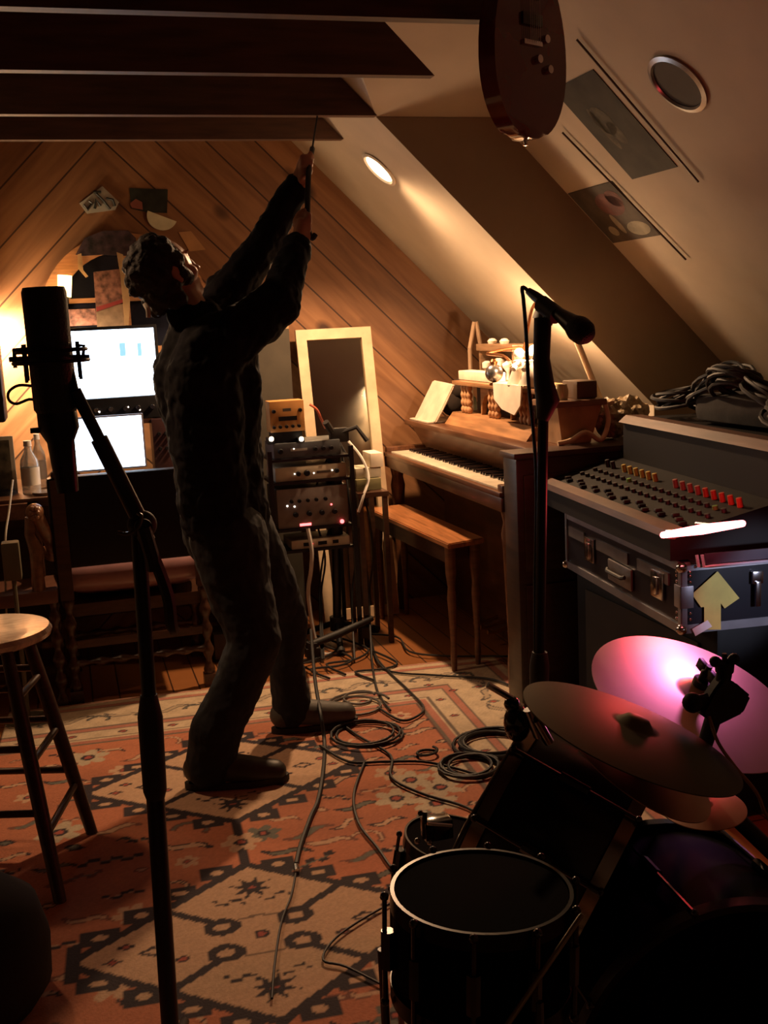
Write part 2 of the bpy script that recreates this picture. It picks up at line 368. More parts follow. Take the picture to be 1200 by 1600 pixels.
    Z = .008 + .0012 * np.sin(X * 7) * np.sin(Y * 5)
    co = np.stack([X, Y, Z], -1).reshape(-1, 3)
    idx = np.arange(nx * ny).reshape(ny, nx)
    F = np.stack([idx[:-1, :-1], idx[:-1, 1:], idx[1:, 1:], idx[1:, :-1]], -1).reshape(-1, 4)
    # underside rim so the rug has thickness
    rim = np.concatenate([idx[0, :], idx[1:, -1], idx[-1, -2::-1], idx[-2:0:-1, 0]])
    base = co[rim].copy(); base[:, 2] = .0005
    co = np.concatenate([co, base]); k0 = nx * ny; nr = len(rim); a = np.arange(nr); b = (a + 1) % nr
    F2 = np.stack([rim[a], k0 + a, k0 + b, rim[b]], -1); F = np.concatenate([F, F2])
    me = bpy.data.meshes.new('rug'); me.vertices.add(len(co)); me.vertices.foreach_set('co', co.ravel())
    me.loops.add(F.size); me.loops.foreach_set('vertex_index', F.ravel().astype(np.int32)); me.polygons.add(len(F))
    me.polygons.foreach_set('loop_start', (np.arange(len(F)) * 4).astype(np.int32)); me.update(calc_edges=True)
    cc = np.ones((len(co), 4)); cc[:k0, :3] = np.clip(C.reshape(-1, 3), 0, 1); cc[k0:, :3] = field
    at = me.color_attributes.new('knots', 'FLOAT_COLOR', 'POINT'); at.data.foreach_set('color', cc.ravel())
    m = bpy.data.materials.new('rug_wool'); m.use_nodes = True; N = m.node_tree.nodes; L = m.node_tree.links; b = N['Principled BSDF']
    va = N.new('ShaderNodeAttribute'); va.attribute_name = 'knots'; L.new(va.outputs['Color'], b.inputs['Base Color']); b.inputs['Roughness'].default_value = .9
    nz = N.new('ShaderNodeTexNoise'); nz.inputs['Scale'].default_value = 160; tc = N.new('ShaderNodeTexCoord'); L.new(tc.outputs['Object'], nz.inputs[0])
    bp = N.new('ShaderNodeBump'); bp.inputs['Strength'].default_value = .4; bp.inputs['Distance'].default_value = .004; L.new(nz.outputs[0], bp.inputs['Height']); L.new(bp.outputs[0], b.inputs['Normal'])
    me.materials.append(m)
    o = bpy.data.objects.new('rug', me); COL.objects.link(o)
    tag(o, 'red patterned oriental rug with black edged medallions and pale border covering the floor', 'rug')
rug()

# ================================================================== WALL AND CEILING FITTINGS
SL = V((-.7071, 0, -.7071))      # into the room, off the right slope
def on_slope(c, p, lift): return p + SL * lift
# lit recessed light
c = V((C1 - 1.965, 4.44, 1.965)); M = axisM(c, SL)
t = thing('recessed_light', 'bright lit recessed light in the sloping white ceiling above the piano', 'ceiling light', c)
bm = nb(); lathe(bm, [(.085, .0), (.088, .006), (.075, .010), (.068, .004), (.068, .001)], M, 40); obj('trim_ring', bm, white(), t)
bm = nb(); lathe(bm, [(0, .003), (.067, .003), (.067, .001)], M, 40); obj('bulb', bm, mat('bulb_glow', (.9, .8, .6), .5, emit=(1, .72, .42), es=9), t)
# unlit round fitting
P = aY(1060, 130, 2.93); c = V((C2 - P.z, 2.95, P.z)); d = ray(1060, 130); tt = (C2 - CZ) / (d.x + d.z); c = V((d.x * tt, d.y * tt, CZ + d.z * tt)); M = axisM(c, SL)
t = thing('recessed_light', 'unlit round recessed fitting with chrome rim in the slope at upper right', 'ceiling light', c)
bm = nb(); lathe(bm, [(.100, .0), (.102, .008), (.088, .012), (.083, .006), (.083, .001)], M, 44); obj('trim_ring', bm, mat('dull_chrome', (.5, .5, .5), .3, .9), t)
bm = nb(); lathe(bm, [(0, .002), (.03, .003), (.082, .004), (.082, .001)], M, 40); obj('baffle', bm, mat('black_baffle', (.03, .022, .018), .7), t)
# posters on the dormer slope: up-slope direction s, along-depth direction y
def slope_rect(name, label, cat, y0, y1, z0, z1, m, th=.003, parts=()):
    def P_(y, z, l=0): return V((C2 - z, y, z)) + SL * l
    bm = nb(); a = [bm.verts.new(P_(y, z, .0005)) for y, z in ((y0, z0), (y1, z0), (y1, z1), (y0, z1))]; b = [bm.verts.new(P_(y, z, th)) for y, z in ((y0, z0), (y1, z0), (y1, z1), (y0, z1))]
    bm.faces.new(a[::-1]); bm.faces.new(b)
    for i in range(4): bm.faces.new((a[i], a[(i + 1) % 4], b[(i + 1) % 4], b[i]))
    o = obj(name, bm, m, None, False); tag(o, label, cat)
    for pn, pm, blobs in parts:
        bm = nb()
        for (by, bz, ry, rz) in blobs:
            ring = []; 
            for k in range(18):
                a_ = 2 * math.pi * k / 18; y = by + ry * math.cos(a_); z = bz + rz * math.sin(a_) * .7071
                ring.append(bm.verts.new(P_(y, z, th + .0006)))
            bm.faces.new(ring)
        obj(pn, bm, pm, o, False)
    return o
slope_rect('poster', 'dark green poster with a pale figure, upper of two on the dormer slope', 'poster', 3.24, 3.53, 1.80, 2.09, mat('poster_dark', (.032, .032, .024), .75, var=.5, scale=9),
           parts=[('printed_figure', mat('poster_figure', (.075, .068, .045), .75, var=.5, scale=30), [(3.41, 1.97, .05, .06), (3.39, 1.93, .03, .05), (3.44, 1.95, .02, .09)])])
slope_rect('poster', 'poster of a red figure with white corner, lower of two on the dormer slope', 'poster', 3.66, 4.015, 1.62, 1.81, mat('poster_mid', (.060, .048, .036), .75, var=.5, scale=9),
           parts=[('printed_red_figure', mat('poster_red', (.11, .040, .034), .75, var=.4, scale=20), [(3.80, 1.745, .09, .055), (3.74, 1.76, .05, .04)]),
                  ('printed_pale_ground', mat('poster_pale', (.26, .235, .17), .75, var=.3, scale=20), [(3.75, 1.655, .075, .035), (3.93, 1.66, .03, .025), (3.86, 1.68, .02, .05)])])
def rod_on(name, label, cat, a, b, r, m):
    bm = nb(); tube(bm, [a, b], r, 6); o = obj(name, bm, m); tag(o, label, cat); return o
def sp(x, y, l=.012):
    d = ray(x, y); t_ = (C2 - CZ) / (d.x + d.z); return V((d.x * t_, d.y * t_, CZ + d.z * t_)) + SL * l
rod_on('trim_strip', 'long thin dark strip on the slope beside the round fitting', 'strip', sp(905, 57), sp(1095, 280), .0035, mat('dark_strip', (.05, .03, .02), .5))
rod_on('trim_strip', 'long thin dark strip on the slope running past the lower poster', 'strip', sp(882, 203), sp(1075, 402), .0035, mat('dark_strip', (.05, .03, .02), .5))
# things on the gable
def gable_poly(name, label, cat, px, m, y=YG, th=.004):
    pts = [aY(a, b, y) for a, b in px]
    bm = nb(); prism(bm, [(p.x, p.z) for p in pts], .001, th, MY); o = obj(name, bm, m, None, False); tag(o, label, cat); return o
o = gable_poly('sign', 'small black and white lettered card tilted above the arched window', 'sign', [(124, 318), (160, 291), (186, 316), (180, 328), (136, 334)], mat('card_white', (.42, .40, .34), .5))
bm = nb()
for seg in ([(131, 320), (137, 328), (144, 318), (139, 314)], [(148, 326), (150, 312), (157, 322)], [(150, 302), (162, 314), (172, 327)], [(146, 300), (158, 300)], [(166, 310), (176, 312), (180, 322)]):
    tube(bm, [aY(a, b, YG - .006) for a, b in seg], .006, 6)
obj('black_brush_lettering', bm, mat('ink_black', (.01, .012, .01), .5), o)
o = gable_poly('poster', 'small dark square picture on the pine wall above the window', 'poster', [(202, 294), (262, 296), (261, 333), (230, 332), (205, 326)], mat('picture_dark', (.022, .026, .020), .4, var=.5, scale=20))
bm = nb(); prism(bm, [(p.x, p.z) for p in [aY(a, b, YG) for a, b in ((203, 318), (212, 311), (222, 316), (223, 328), (206, 325))]], .004, .006, MY); obj('printed_red_patch', bm, mat('patch_red', (.25, .08, .06), .5), o, False)
u_ = (math.cos(.36), math.sin(.36)); arc = [(253 + 24 * (math.cos(k * math.pi / 16) * u_[0] - .92 * math.sin(k * math.pi / 16) * u_[1]), 338 + 24 * (math.cos(k * math.pi / 16) * u_[1] + .92 * math.sin(k * math.pi / 16) * u_[0])) for k in range(17)]
gable_poly('plate', 'white half round plate fixed to the pine wall right of the window top', 'wall ornament', arc, mat('plate_white', (.62, .60, .42), .4), th=.012)
gable_poly('note', 'pale paper note pinned to a plank right of the arched window', 'paper', [(279, 363), (298, 361), (321, 390), (296, 393)], mat('note_paper', (.42, .22, .09), .6))
# window hangings
bm = nb()
px = [(118, 398), (132, 372), (160, 361), (200, 360), (212, 372), (214, 392), (200, 400), (160, 398), (130, 400)]
pts = [aY(a, b, YG - .05) for a, b in px]; prism(bm, [(p.x, p.z) for p in pts], .048, .056, MY)
tag(obj('valance', bm, mat('plaid_cloth', (.040, .022, .030), .9, var=.9, scale=26), None, False), 'dark plaid cloth valance across the top of the arched window', 'curtain')
t = thing('wall_hanging', 'hanging cloth banner with pink patterned middle and pale edges in the arched window', 'banner', aY(172, 400, YG - .07))
def hang(name, px, m, y0=.062, y1=.068):
    pts = [aY(a, b, YG - .065) for a, b in px]; bm = nb(); prism(bm, [(p.x, p.z) for p in pts], y0, y1, MY); return obj(name, bm, m, t, False)
hang('patterned_panel', [(146, 425), (190, 420), (196, 470), (198, 512), (152, 512)], mat('banner_print', (.24, .11, .085), .85, var=.7, scale=42))
hang('pale_hem', [(150, 482), (197, 474), (200, 512), (152, 512)], mat('banner_pale', (.30, .20, .13), .85, var=.25, scale=30), .068, .071)
hang('ribbon', [(182, 394), (192, 398), (203, 470), (201, 508), (195, 508), (188, 430)], mat('ribbon_pale', (.42, .27, .14), .8, var=.3), .070, .074)
hang('ribbon', [(121, 398), (127, 396), (130, 422), (138, 432), (134, 434), (122, 420)], mat('ribbon_pale', (.42, .27, .14), .8, var=.3), .070, .074)
hang('stripe', [(150, 480), (196, 466), (197, 471), (151, 487)], mat('banner_red', (.30, .04, .04), .8), .0712, .073)
o = gable_poly('folded_textile', 'pink and white patterned textile low in the left of the arched window', 'textile', [(100, 484), (149, 482), (152, 508), (102, 510)], mat('banner_print', (.24, .11, .085), .85), YG - .03, .034)
# candle lamp in the window
t = thing('lamp', 'small lit yellow shaded lamp at the left of the arched window', 'lamp', aY(100, 465, YG - .08))
c = aY(101, 447, YG - .10)
bm = nb(); lathe(bm, [(.028, -.045), (.030, .045), (.027, .045), (.025, -.045), (.028, -.045)], Matrix.Translation(c) @ Euler((0, math.radians(6), 0)).to_matrix().to_4x4(), 24); obj('lamp_shade', bm, mat('shade_glow', (.9, .7, .4), .6, emit=(1, .62, .22), es=5), t)
bm = nb(); cyl(bm, c + V((0, 0, -.045)), c + V((0, 0, -.075)), .012, 12); cyl(bm, c + V((0, 0, -.07)), c + V((0, .085, -.075)), .006, 8); obj('bracket', bm, blkm(), t)
# assumed lamp just past the left edge that floods the boards
t = thing('assumed_wall_lamp', 'assumed unseen wall lamp at the left edge throwing a bright pool on the boards', 'lamp', (-.40, 5.0, 1.5))
bm = nb(); M = axisM(V((-.33, 5.0, 1.50)), (0, 0, 1)); lathe(bm, [(.05, .09), (.085, -.03), (.083, -.03), (.048, .09)], M, 28); obj('lamp_shade', bm, mat('shade_cloth', (.75, .6, .4), .8), t)
bm = nb(); ball(bm, (-.32, 5.01, 1.46), .026); obj('bulb', bm, mat('bulb_glow2', (.9, .8, .6), .5, emit=(1, .7, .4), es=12), t)
bm = nb(); cyl(bm, (-.33, 5.0, 1.50), (-.33, YG, 1.53), .008, 8); lathe(bm, [(0, 0), (.04, .0), (.04, .02), (0, .02)], axisM((-.33, YG, 1.53), (0, -1, 0)), 20); obj('bracket', bm, mat('brass', (.5, .3, .1), .3, 1), t)

# ================================================================== DESK AND WHAT STANDS ON IT
DZ = .755
t = thing('desk', 'black wooden desk under the screens against the pine wall', 'desk', (.25, 4.7, 0))
bm = nb(); box(bm, (-.46, 4.42, DZ - .035), (.74, 5.06, DZ), bev=.006); obj('desktop', bm, wood('desk_top', (.10, .045, .022), .35), t)
for x in (-.45, .70): bm = nb(); box(bm, (x, 4.46, 0), (x + .03, 5.04, DZ - .035)); obj('side_panel', bm, darkwood(), t)
bm = nb(); box(bm, (-.42, 4.50, DZ - .12), (.70, 4.53, DZ - .036)); obj('apron', bm, darkwood(), t)
bm = nb(); box(bm, (-.42, 5.0, .12), (.70, 5.02, DZ - .036)); obj('back_panel', bm, darkwood(), t)
# monitor
def screen_mat(name, cells):
    return mat(name, (.8, .85, .9), .3, emit=(.62, .80, 1.0), es=cells)
def flat_panel(name, label, p00, p11, Y, depth, lean, mframe, es, extra=None, bez=.014):
    t = thing(name, label, 'computer screen' if name == 'monitor' else 'laptop', ((p00.x + p11.x) / 2, Y, DZ))
    bm = nb(); box(bm, (p00.x - bez, Y, p11.z - bez), (p11.x + bez, Y + depth, p00.z + bez), bev=.004); f = obj('bezel', bm, mframe, t)
    bm = nb(); box(bm, (p00.x, Y - .002, p11.z), (p11.x, Y + .003, p00.z)); s = obj('screen', bm, screen_mat(name + '_screen', es), t, False)
    return t
YM = 4.80; SZ = aY(236, 650, 4.86).z - .0015
a, b = aY(110, 518, YM), aY(248, 618, YM)
t = flat_panel('monitor', 'lit widescreen monitor glowing blue white behind the standing person', a, b, YM, .03, 0, blk(), 5.5)
bm = nb(); box(bm, ((a.x + b.x) / 2 - .03, YM + .03, SZ + .012), ((a.x + b.x) / 2 + .03, YM + .05, b.z + .08)); box(bm, ((a.x + b.x) / 2 - .03, YM + .05, SZ + .012), ((a.x + b.x) / 2 + .03, YM + .14, SZ + .03)); obj('neck', bm, blk(), t)
bm = nb(); box(bm, ((a.x + b.x) / 2 - .10, YM + .10, SZ), ((a.x + b.x) / 2 + .10, YM + .19, SZ + .012), bev=.004); obj('foot', bm, blk(), t)
# windows drawn on the screen
bm = nb(); p, q = aY(186, 536, YM), aY(197, 556, YM); box(bm, (p.x, YM - .0032, q.z), (q.x, YM - .0021, p.z))
s_ = [c for c in t.children if c.name.startswith('screen')][0]
obj('screen_block', bm, mat('screen_blue', (.3, .6, .8), .3, emit=(.25, .62, .85), es=1.0), s_, False)
bm = nb(); p, q = aY(214, 536, YM), aY(222, 556, YM); box(bm, (p.x, YM - .0032, q.z), (q.x, YM - .0021, p.z)); obj('screen_block', bm, mat('screen_blue', (.3, .6, .8), .3), s_, False)
YL = 4.66
a, b = aY(110, 656, YL), aY(227, 727, YL)
t = flat_panel('laptop', 'open silver laptop with a white screen on the desk', a, b, YL, .008, 0, alu(), 5.0, bez=.008)
bm = nb(); box(bm, (a.x - .01, YL - .20, DZ + .001), (b.x + .02, YL + .004, DZ + .016), bev=.003); obj('keyboard_base', bm, mat('laptop_silver', (.5, .52, .56), .35, .6), t)
bm = nb(); 
for i in range(12):
    for j in range(5): box(bm, (a.x + .01 + i * .024, YL - .13 + j * .021, DZ + .0162), (a.x + .03 + i * .024, YL - .113 + j * .021, DZ + .0175))
kk = obj('keys', bm, blk(), t, False)
# strip of audio gear between the screens, on a riser shelf
p, q = aY(132, 622, 4.86), aY(236, 650, 4.86)
t = thing('desk_shelf', 'dark riser shelf on the desk holding audio units below the monitor', 'shelf', (.3, 4.9, DZ))
bm = nb(); box(bm, (.02, 4.74, q.z - .02), (.70, 5.0, q.z - .002)); obj('shelf_board', bm, darkwood(), t)
for x in (.02, .685): bm = nb(); box(bm, (x, 4.74, DZ), (x + .015, 5.0, q.z - .02)); obj('shelf_side', bm, darkwood(), t)
def rack_unit(name, label, cat, x0, x1, z0, z1, y, dep, m, knobs=(), lamps=(), slots=(), M=None, group=None, knob_m=None):
    t = thing(name, label, cat, ((x0 + x1) / 2, y + dep / 2, z0), group); M = M or Matrix.Identity(4)
    bm = nb(); box(bm, (x0, y, z0), (x1, y + dep, z1), M, .003); obj('casing', bm, m, t)
    W_, H_ = x1 - x0, z1 - z0
    for (u, v, r) in knobs:
        bm = nb(); c = M @ V((x0 + u * W_, y, z0 + v * H_)); dn = (M.to_3x3() @ V((0, -1, 0))); lathe(bm, [(r, 0), (r, .010), (r * .8, .014), (0, .014)], axisM(c, dn), 14); obj('knob', bm, knob_m or blk(), t)
    for (u, v, r, cm) in lamps:
        bm = nb(); c = M @ V((x0 + u * W_, y - .001, z0 + v * H_)); ball(bm, c, r, n=10); obj('indicator_light', bm, cm, t)
    for (u0_, v0_, u1_, v1_, cm) in slots:
        bm = nb(); box(bm, (x0 + u0_ * W_, y - .002, z0 + v0_ * H_), (x0 + u1_ * W_, y + .001, z0 + v1_ * H_), M); obj('display', bm, cm, t, False)
    return t
gl = mat('glow_white', (.9, .8, .7), .4, emit=(1, .85, .7), es=4); gr = mat('glow_red', (.9, .1, .1), .4, emit=(1, .10, .10), es=6)
rack_unit('audio_interface', 'small black audio unit with shiny knobs on the riser below the monitor', 'audio unit', p.x, q.x + .06, q.z, p.z, 4.75, .07, blk(), [(k, .5, .011) for k in (.12, .30, .48, .64, .82)], [(.16, .42, .004, gl), (.52, .55, .003, gl), (.66, .4, .004, gl)], knob_m=chrome())
a, b = aY(232, 655, 4.72), aY(283, 730, 4.72)
rack_unit('control_box', 'dark reddish desktop unit with small buttons to the right of the laptop', 'audio unit', a.x + .01, b.x, DZ, a.z, 4.70, .14, mat('maroon_plastic', (.05, .02, .02), .4), [(.25, .75, .008), (.5, .75, .008), (.75, .75, .008), (.25, .5, .008), (.5, .5, .008), (.75, .5, .008)], [(.8, .12, .005, gl)])
bm = nb(); ball(bm, aY(262, 632, 4.72) + V((0, 0, -.01)), .013, (1, 1, 1.5)); tag(obj('figurine', bm, mat('cream_plastic', (.7, .55, .35), .5)), 'tiny pale figure standing beside the audio unit under the monitor', 'figurine')
# bottles
def bottle(label, x, y, r, h, capm):
    t = thing('water_bottle', label, 'bottle', (x, y, DZ)); M = Matrix.Translation((x, y, DZ))
    bm = nb(); lathe(bm, [(0, 0), (r, .002), (r, h * .62), (r * .9, h * .72), (r * .42, h * .88), (r * .36, h), (0, h)], M, 24); obj('body', bm, mat('clear_plastic', (.75, .75, .72), .08, trans=.75, var=.03), t)
    bm = nb(); lathe(bm, [(0, h * 1.10), (r * .42, h * 1.10), (r * .44, h * .985), (0, h * .985)], M, 20); obj('cap', bm, capm, t)
    bm = nb(); lathe(bm, [(r * 1.01, h * .18), (r * 1.015, h * .55), (r * 1.0, h * .55)], M, 24); obj('paper_label', bm, mat('label_paper', (.50, .44, .36), .6), t)
p = aY(47, 738, 4.55); bottle('clear plastic bottle with pale label, nearer of two on the desk left end', p.x, 4.56, .036, .19, white())
p = aY(62, 735, 4.70); bottle('white capped clear bottle standing behind the other bottle on the desk', p.x, 4.72, .028, .20, mat('cap_white', (.8, .8, .8), .4))
# framed picture and speaker at the left edge
p, q = aY(-25, 684, 4.60), aY(26, 745, 4.60)
t = thing('picture_frame', 'small framed picture standing at the left end of the desk', 'picture', ((p.x + q.x) / 2, 4.6, DZ))
bm = nb(); box(bm, (p.x, 4.60, DZ), (q.x, 4.615, p.z), bev=.003); obj('frame', bm, mat('frame_grey', (.22, .19, .15), .5), t)
bm = nb(); box(bm, (p.x + .015, 4.597, DZ + .02), (q.x - .015, 4.601, p.z - .015)); obj('picture', bm, mat('picture_art', (.07, .06, .04), .3, var=.8, scale=25), t)
p = aY(-60, 520, 4.50); q = aY(9, 660, 4.50)
t = thing('speaker', 'black studio speaker raised on a short post at the left end of the desk', 'speaker', (p.x, 4.6, DZ))
bm = nb(); box(bm, (p.x, 4.50, q.z), (q.x, 4.72, p.z), bev=.01); obj('cabinet', bm, blk(), t)
bm = nb(); lathe(bm, [(.06, 0), (.062, .006), (.05, .004), (.02, -.004 + .006), (0, .010)], axisM(((p.x + q.x) / 2, 4.50, q.z + .09), (0, -1, 0)), 24); obj('woofer', bm, rubber(), t)
bm = nb(); cyl(bm, ((p.x + q.x) / 2, 4.61, q.z), ((p.x + q.x) / 2, 4.61, DZ), .018); lathe(bm, [(0, .02), (.07, .015), (.075, 0), (0, 0)], Matrix.Translation(((p.x + q.x) / 2, 4.61, DZ)), 24); obj('post', bm, blkm(), t)
# small clutter on desk
p = aY(85, 728, 4.52)
for i, (dx, dy, r) in enumerate(((0, 0, .03),)):
    bm = nb(); lathe(bm, [(0, 0), (.05, 0), (.055, .012), (.05, .012), (0, .006)], Matrix.Translation((p.x - .04, 4.50, DZ)), 24); tag(obj('dish', bm, mat('dish_metal', (.5, .48, .45), .25, .8)), 'small shiny dish on the desk edge in front of the bottles', 'dish')
bm = nb(); box(bm, (p.x - .01, 4.52, DZ), (p.x + .06, 4.62, DZ + .02), bev=.003); tag(obj('notepad', bm, mat('note_cream', (.5, .38, .26), .6)), 'cream notepad lying on the desk between bottles and laptop', 'notepad')
for i, (x, y_, lab) in enumerate(((238, 737, 'pale coin like disc on the desk right of the laptop'), (262, 735, 'second pale disc on the desk edge nearest the person'))):
    p = aY(x, y_, 4.50); bm = nb(); lathe(bm, [(0, 0), (.018, 0), (.018, .006), (0, .007)], Matrix.Translation((p.x, 4.50, DZ)), 18); tag(obj('disc', bm, mat('note_cream', (.5, .38, .26), .6)), lab, 'disc')

# ================================================================== CHAIR AT THE DESK (seen from behind)
t = thing('dining_chair', 'antique dark wood chair with black leather back and twisted legs at the desk', 'chair', (.2, 4.3, 0))
cx0, cx1, cy = -.055, .445, 4.17
lea = mat('black_leather', (.006, .004, .005), .45, bump=.05)
def twist(bm, x, y, z0, z1, r, n=9):
    m = int((z1 - z0) / .012); pr = [(r * .8, z0)]
    for k in range(m + 1):
        z = z0 + (z1 - z0) * k / m; pr.append((r * (.78 + .28 * math.sin(k * .95)), z))
    lathe(bm, [(0, z0)] + pr + [(0, z1)], Matrix.Translation((x, y, 0)), n); return bm
ct = aY(90, 745, 4.17).z
for x in (cx0, cx1):
    bm = nb(); twist(bm, x, cy, .04, .42, .022); box(bm, (x - .024, cy - .024, 0), (x + .024, cy + .024, .05)); box(bm, (x - .024, cy - .024, .40), (x + .024, cy + .024, ct - .01)); ball(bm, (x, cy, ct + .005), .02, n=10); obj('leg', bm, darkwood(), t)
    bm = nb(); twist(bm, x, cy + .42, .05, .40, .022); box(bm, (x - .024, cy + .396, 0), (x + .024, cy + .444, .05)); box(bm, (x - .024, cy + .396, .38), (x + .024, cy + .444, .44)); obj('leg', bm, darkwood(), t)
zb = aY(105, 888, 4.17).z
bm = nb(); box(bm, (cx0 - .035, cy - .02, zb), (cx1 + .02, cy + .03, ct), bev=.015); obj('backrest', bm, lea, t)
bm = nb(); pillow(bm, ((cx0 + cx1) / 2, cy + .235, .462), (.265, .215, .090))
obj('seat', bm, mat('cushion_leather', (.30, .15, .15), .30, coat=.4, bump=.06), t)
bm = nb(); box(bm, (cx0, cy + .02, .325), (cx1, cy + .43, .372)); obj('seat_rail', bm, darkwood(), t)
for z, r in ((.15, .016),):
    for y in (cy, cy + .42):
        bm = nb(); M = axisM((cx0, y, z), (1, 0, 0)); k = 40; L_ = cx1 - cx0
        lathe(bm, [(0, 0)] + [(r * (.8 + .3 * math.sin(j * 1.0)), L_ * j / k) for j in range(k + 1)] + [(0, L_)], M, 9); obj('stretcher', bm, darkwood(), t)
bm = nb(); box(bm, (cx0, cy - .01, .21), (cx1, cy + .01, .24)); obj('stretcher', bm, darkwood(), t)
# carved armchair at the left
t = thing('armchair', 'carved wooden armchair with scrolled arm at the left end of the desk', 'chair', (-.28, 4.2, 0))
cv = mat('carved_wood', (.16, .07, .035), .3, coat=.3, var=.4, scale=40, bump=.3)
k0 = aY(54, 800, 4.12)
bm = nb(); ball(bm, k0, .032, (1, 1, 1.0)); 
tube(bm, smooth_path([k0 + V((0, 0, .005)), aY(66, 822, 4.15), aY(80, 850, 4.2), aY(84, 868, 4.3), aY(70, 862, 4.40)]), [.024] * 25, 10)
for j in range(6): ball(bm, k0 + V((.010 * math.cos(j * 1.05), -.024, .018 * math.sin(j * 1.05))), .011, n=8)
obj('arm', bm, cv, t)
bm = nb(); p = aY(50, 815, 4.14); tube(bm, [V((p.x, 4.15, .72)), V((p.x - .012, 4.15, .66)), V((p.x + .006, 4.15, .60)), V((p.x, 4.15, .52)), V((p.x, 4.15, .42))], [.024, .02, .028, .022, .026], 12); obj('arm_post', bm, cv, t)
bm = nb(); box(bm, (p.x - .40, 4.12, .40), (p.x + .065, 4.41, .45), bev=.01); obj('seat', bm, mat('seat_leather', (.12, .05, .03), .4), t)
for x in (p.x - .37, p.x + .045):
    for y in (4.15, 4.38): bm = nb(); twist(bm, x, y, .0, .40, .022); obj('leg', bm, darkwood(), t)
bm = nb(); box(bm, (p.x - .40, 4.385, .45), (p.x - .34, 4.415, .92)); box(bm, (p.x - .02, 4.385, .45), (p.x + .02, 4.415, .74)); box(bm, (p.x - .40, 4.385, .68), (p.x + .02, 4.415, .74)); obj('backrest', bm, cv, t)
p = aY(18, 880, 4.0); q = aY(32, 850, 4.0)
bm = nb(); box(bm, (p.x - .03, 4.0, aY(20, 908, 4.0).z), (p.x + .03, 4.06, aY(20, 848, 4.0).z), bev=.008); cyl(bm, (p.x, 4.03, 0), (p.x, 4.03, aY(20, 908, 4.0).z), .008, 8); lathe(bm, [(0, .012), (.08, .010), (.085, 0), (0, 0)], Matrix.Translation((p.x, 4.03, 0)), 20)
tag(obj('guitar_stand', bm, mat('dull_olive', (.10, .085, .05), .6)), 'thin upright stand with a dull pad left of the carved armchair', 'stand')
bm = nb(); tube(bm, smooth_path([aY(20, 750, 4.40), aY(14, 800, 4.30), aY(8, 850, 4.2), aY(10, 960, 4.2), aZ(14, 1060, .01)]), .004, 6)
tag(obj('cable', bm, mat('pale_cable', (.35, .30, .22), .5)), 'thin pale cable hanging from the left end of the desk', 'cable')

# ================================================================== BAR STOOL
t = thing('bar_stool', 'round topped dark wooden bar stool with three rungs at the left edge', 'stool', (-.24, 3.0, 0))
zs = .605; sc = V((-.262, 3.035, zs)); R_ = .175
bm = nb(); lathe(bm, [(0, 0), (R_ * .82, -.004), (R_ * .98, .008), (R_, .020), (R_ * .96, .032), (R_ * .8, .034), (0, .028)], Matrix.Translation((sc.x, sc.y, zs - .034)), 44)
obj('seat', bm, mat('worn_white_paint', (.62, .52, .40), .24, var=.3, scale=18, coat=.35, stretch=(1, 6, 1), bump=.1), t)
feet = [V((-.121, 2.624, 0)), V((-.023, 2.985, 0)), V((-.46, 2.75, 0)), V((-.37, 3.13, 0))]
fc = sum(feet, V()) / 4
feet = [V((-.121, 2.63, 0)), V((-.035, 2.99, 0)), V((-.45, 2.74, 0)), V((-.365, 3.11, 0))]
tops = [V((sc.x + (f.x - (-.243)) * .50, sc.y - .03 + (f.y - 2.868) * .42, zs - .03)) for f in feet]
lm = wood('stool_dark_wood', (.045, .020, .012), .4)
def legp(i, z): f, tp = feet[i], tops[i]; return f.lerp(tp, z / tp.z)
for i in range(4): bm = nb(); tube(bm, [legp(i, 0), legp(i, .2), legp(i, .4), tops[i]], [.0155, .019, .020, .016], 14); obj('leg', bm, lm, t)
for (a_, b_, z) in ((0, 1, .15), (2, 3, .15), (0, 2, .20), (1, 3, .19), (0, 1, .31), (2, 3, .31), (0, 2, .345), (1, 3, .335), (0, 1, .46), (2, 3, .46), (0, 2, .485), (1, 3, .48)):
    bm = nb(); tube(bm, [legp(a_, z), legp(b_, z)], .0095, 10); obj('rung', bm, lm, t)
# dark round bag bottom left
c = aZ(-40, 1480, .14); 
bm = nb(); lathe(bm, [(0, 0), (.13, .0), (.165, .05), (.17, .14), (.15, .22), (.09, .27), (0, .285)], Matrix.Translation((c.x - .02, c.y, .004)), 28)
tag(obj('cushion_pouf', bm, mat('black_cloth', (.012, .009, .008), .9, bump=.3)), 'dark round padded pouf on the rug at the lower left corner', 'pouf')
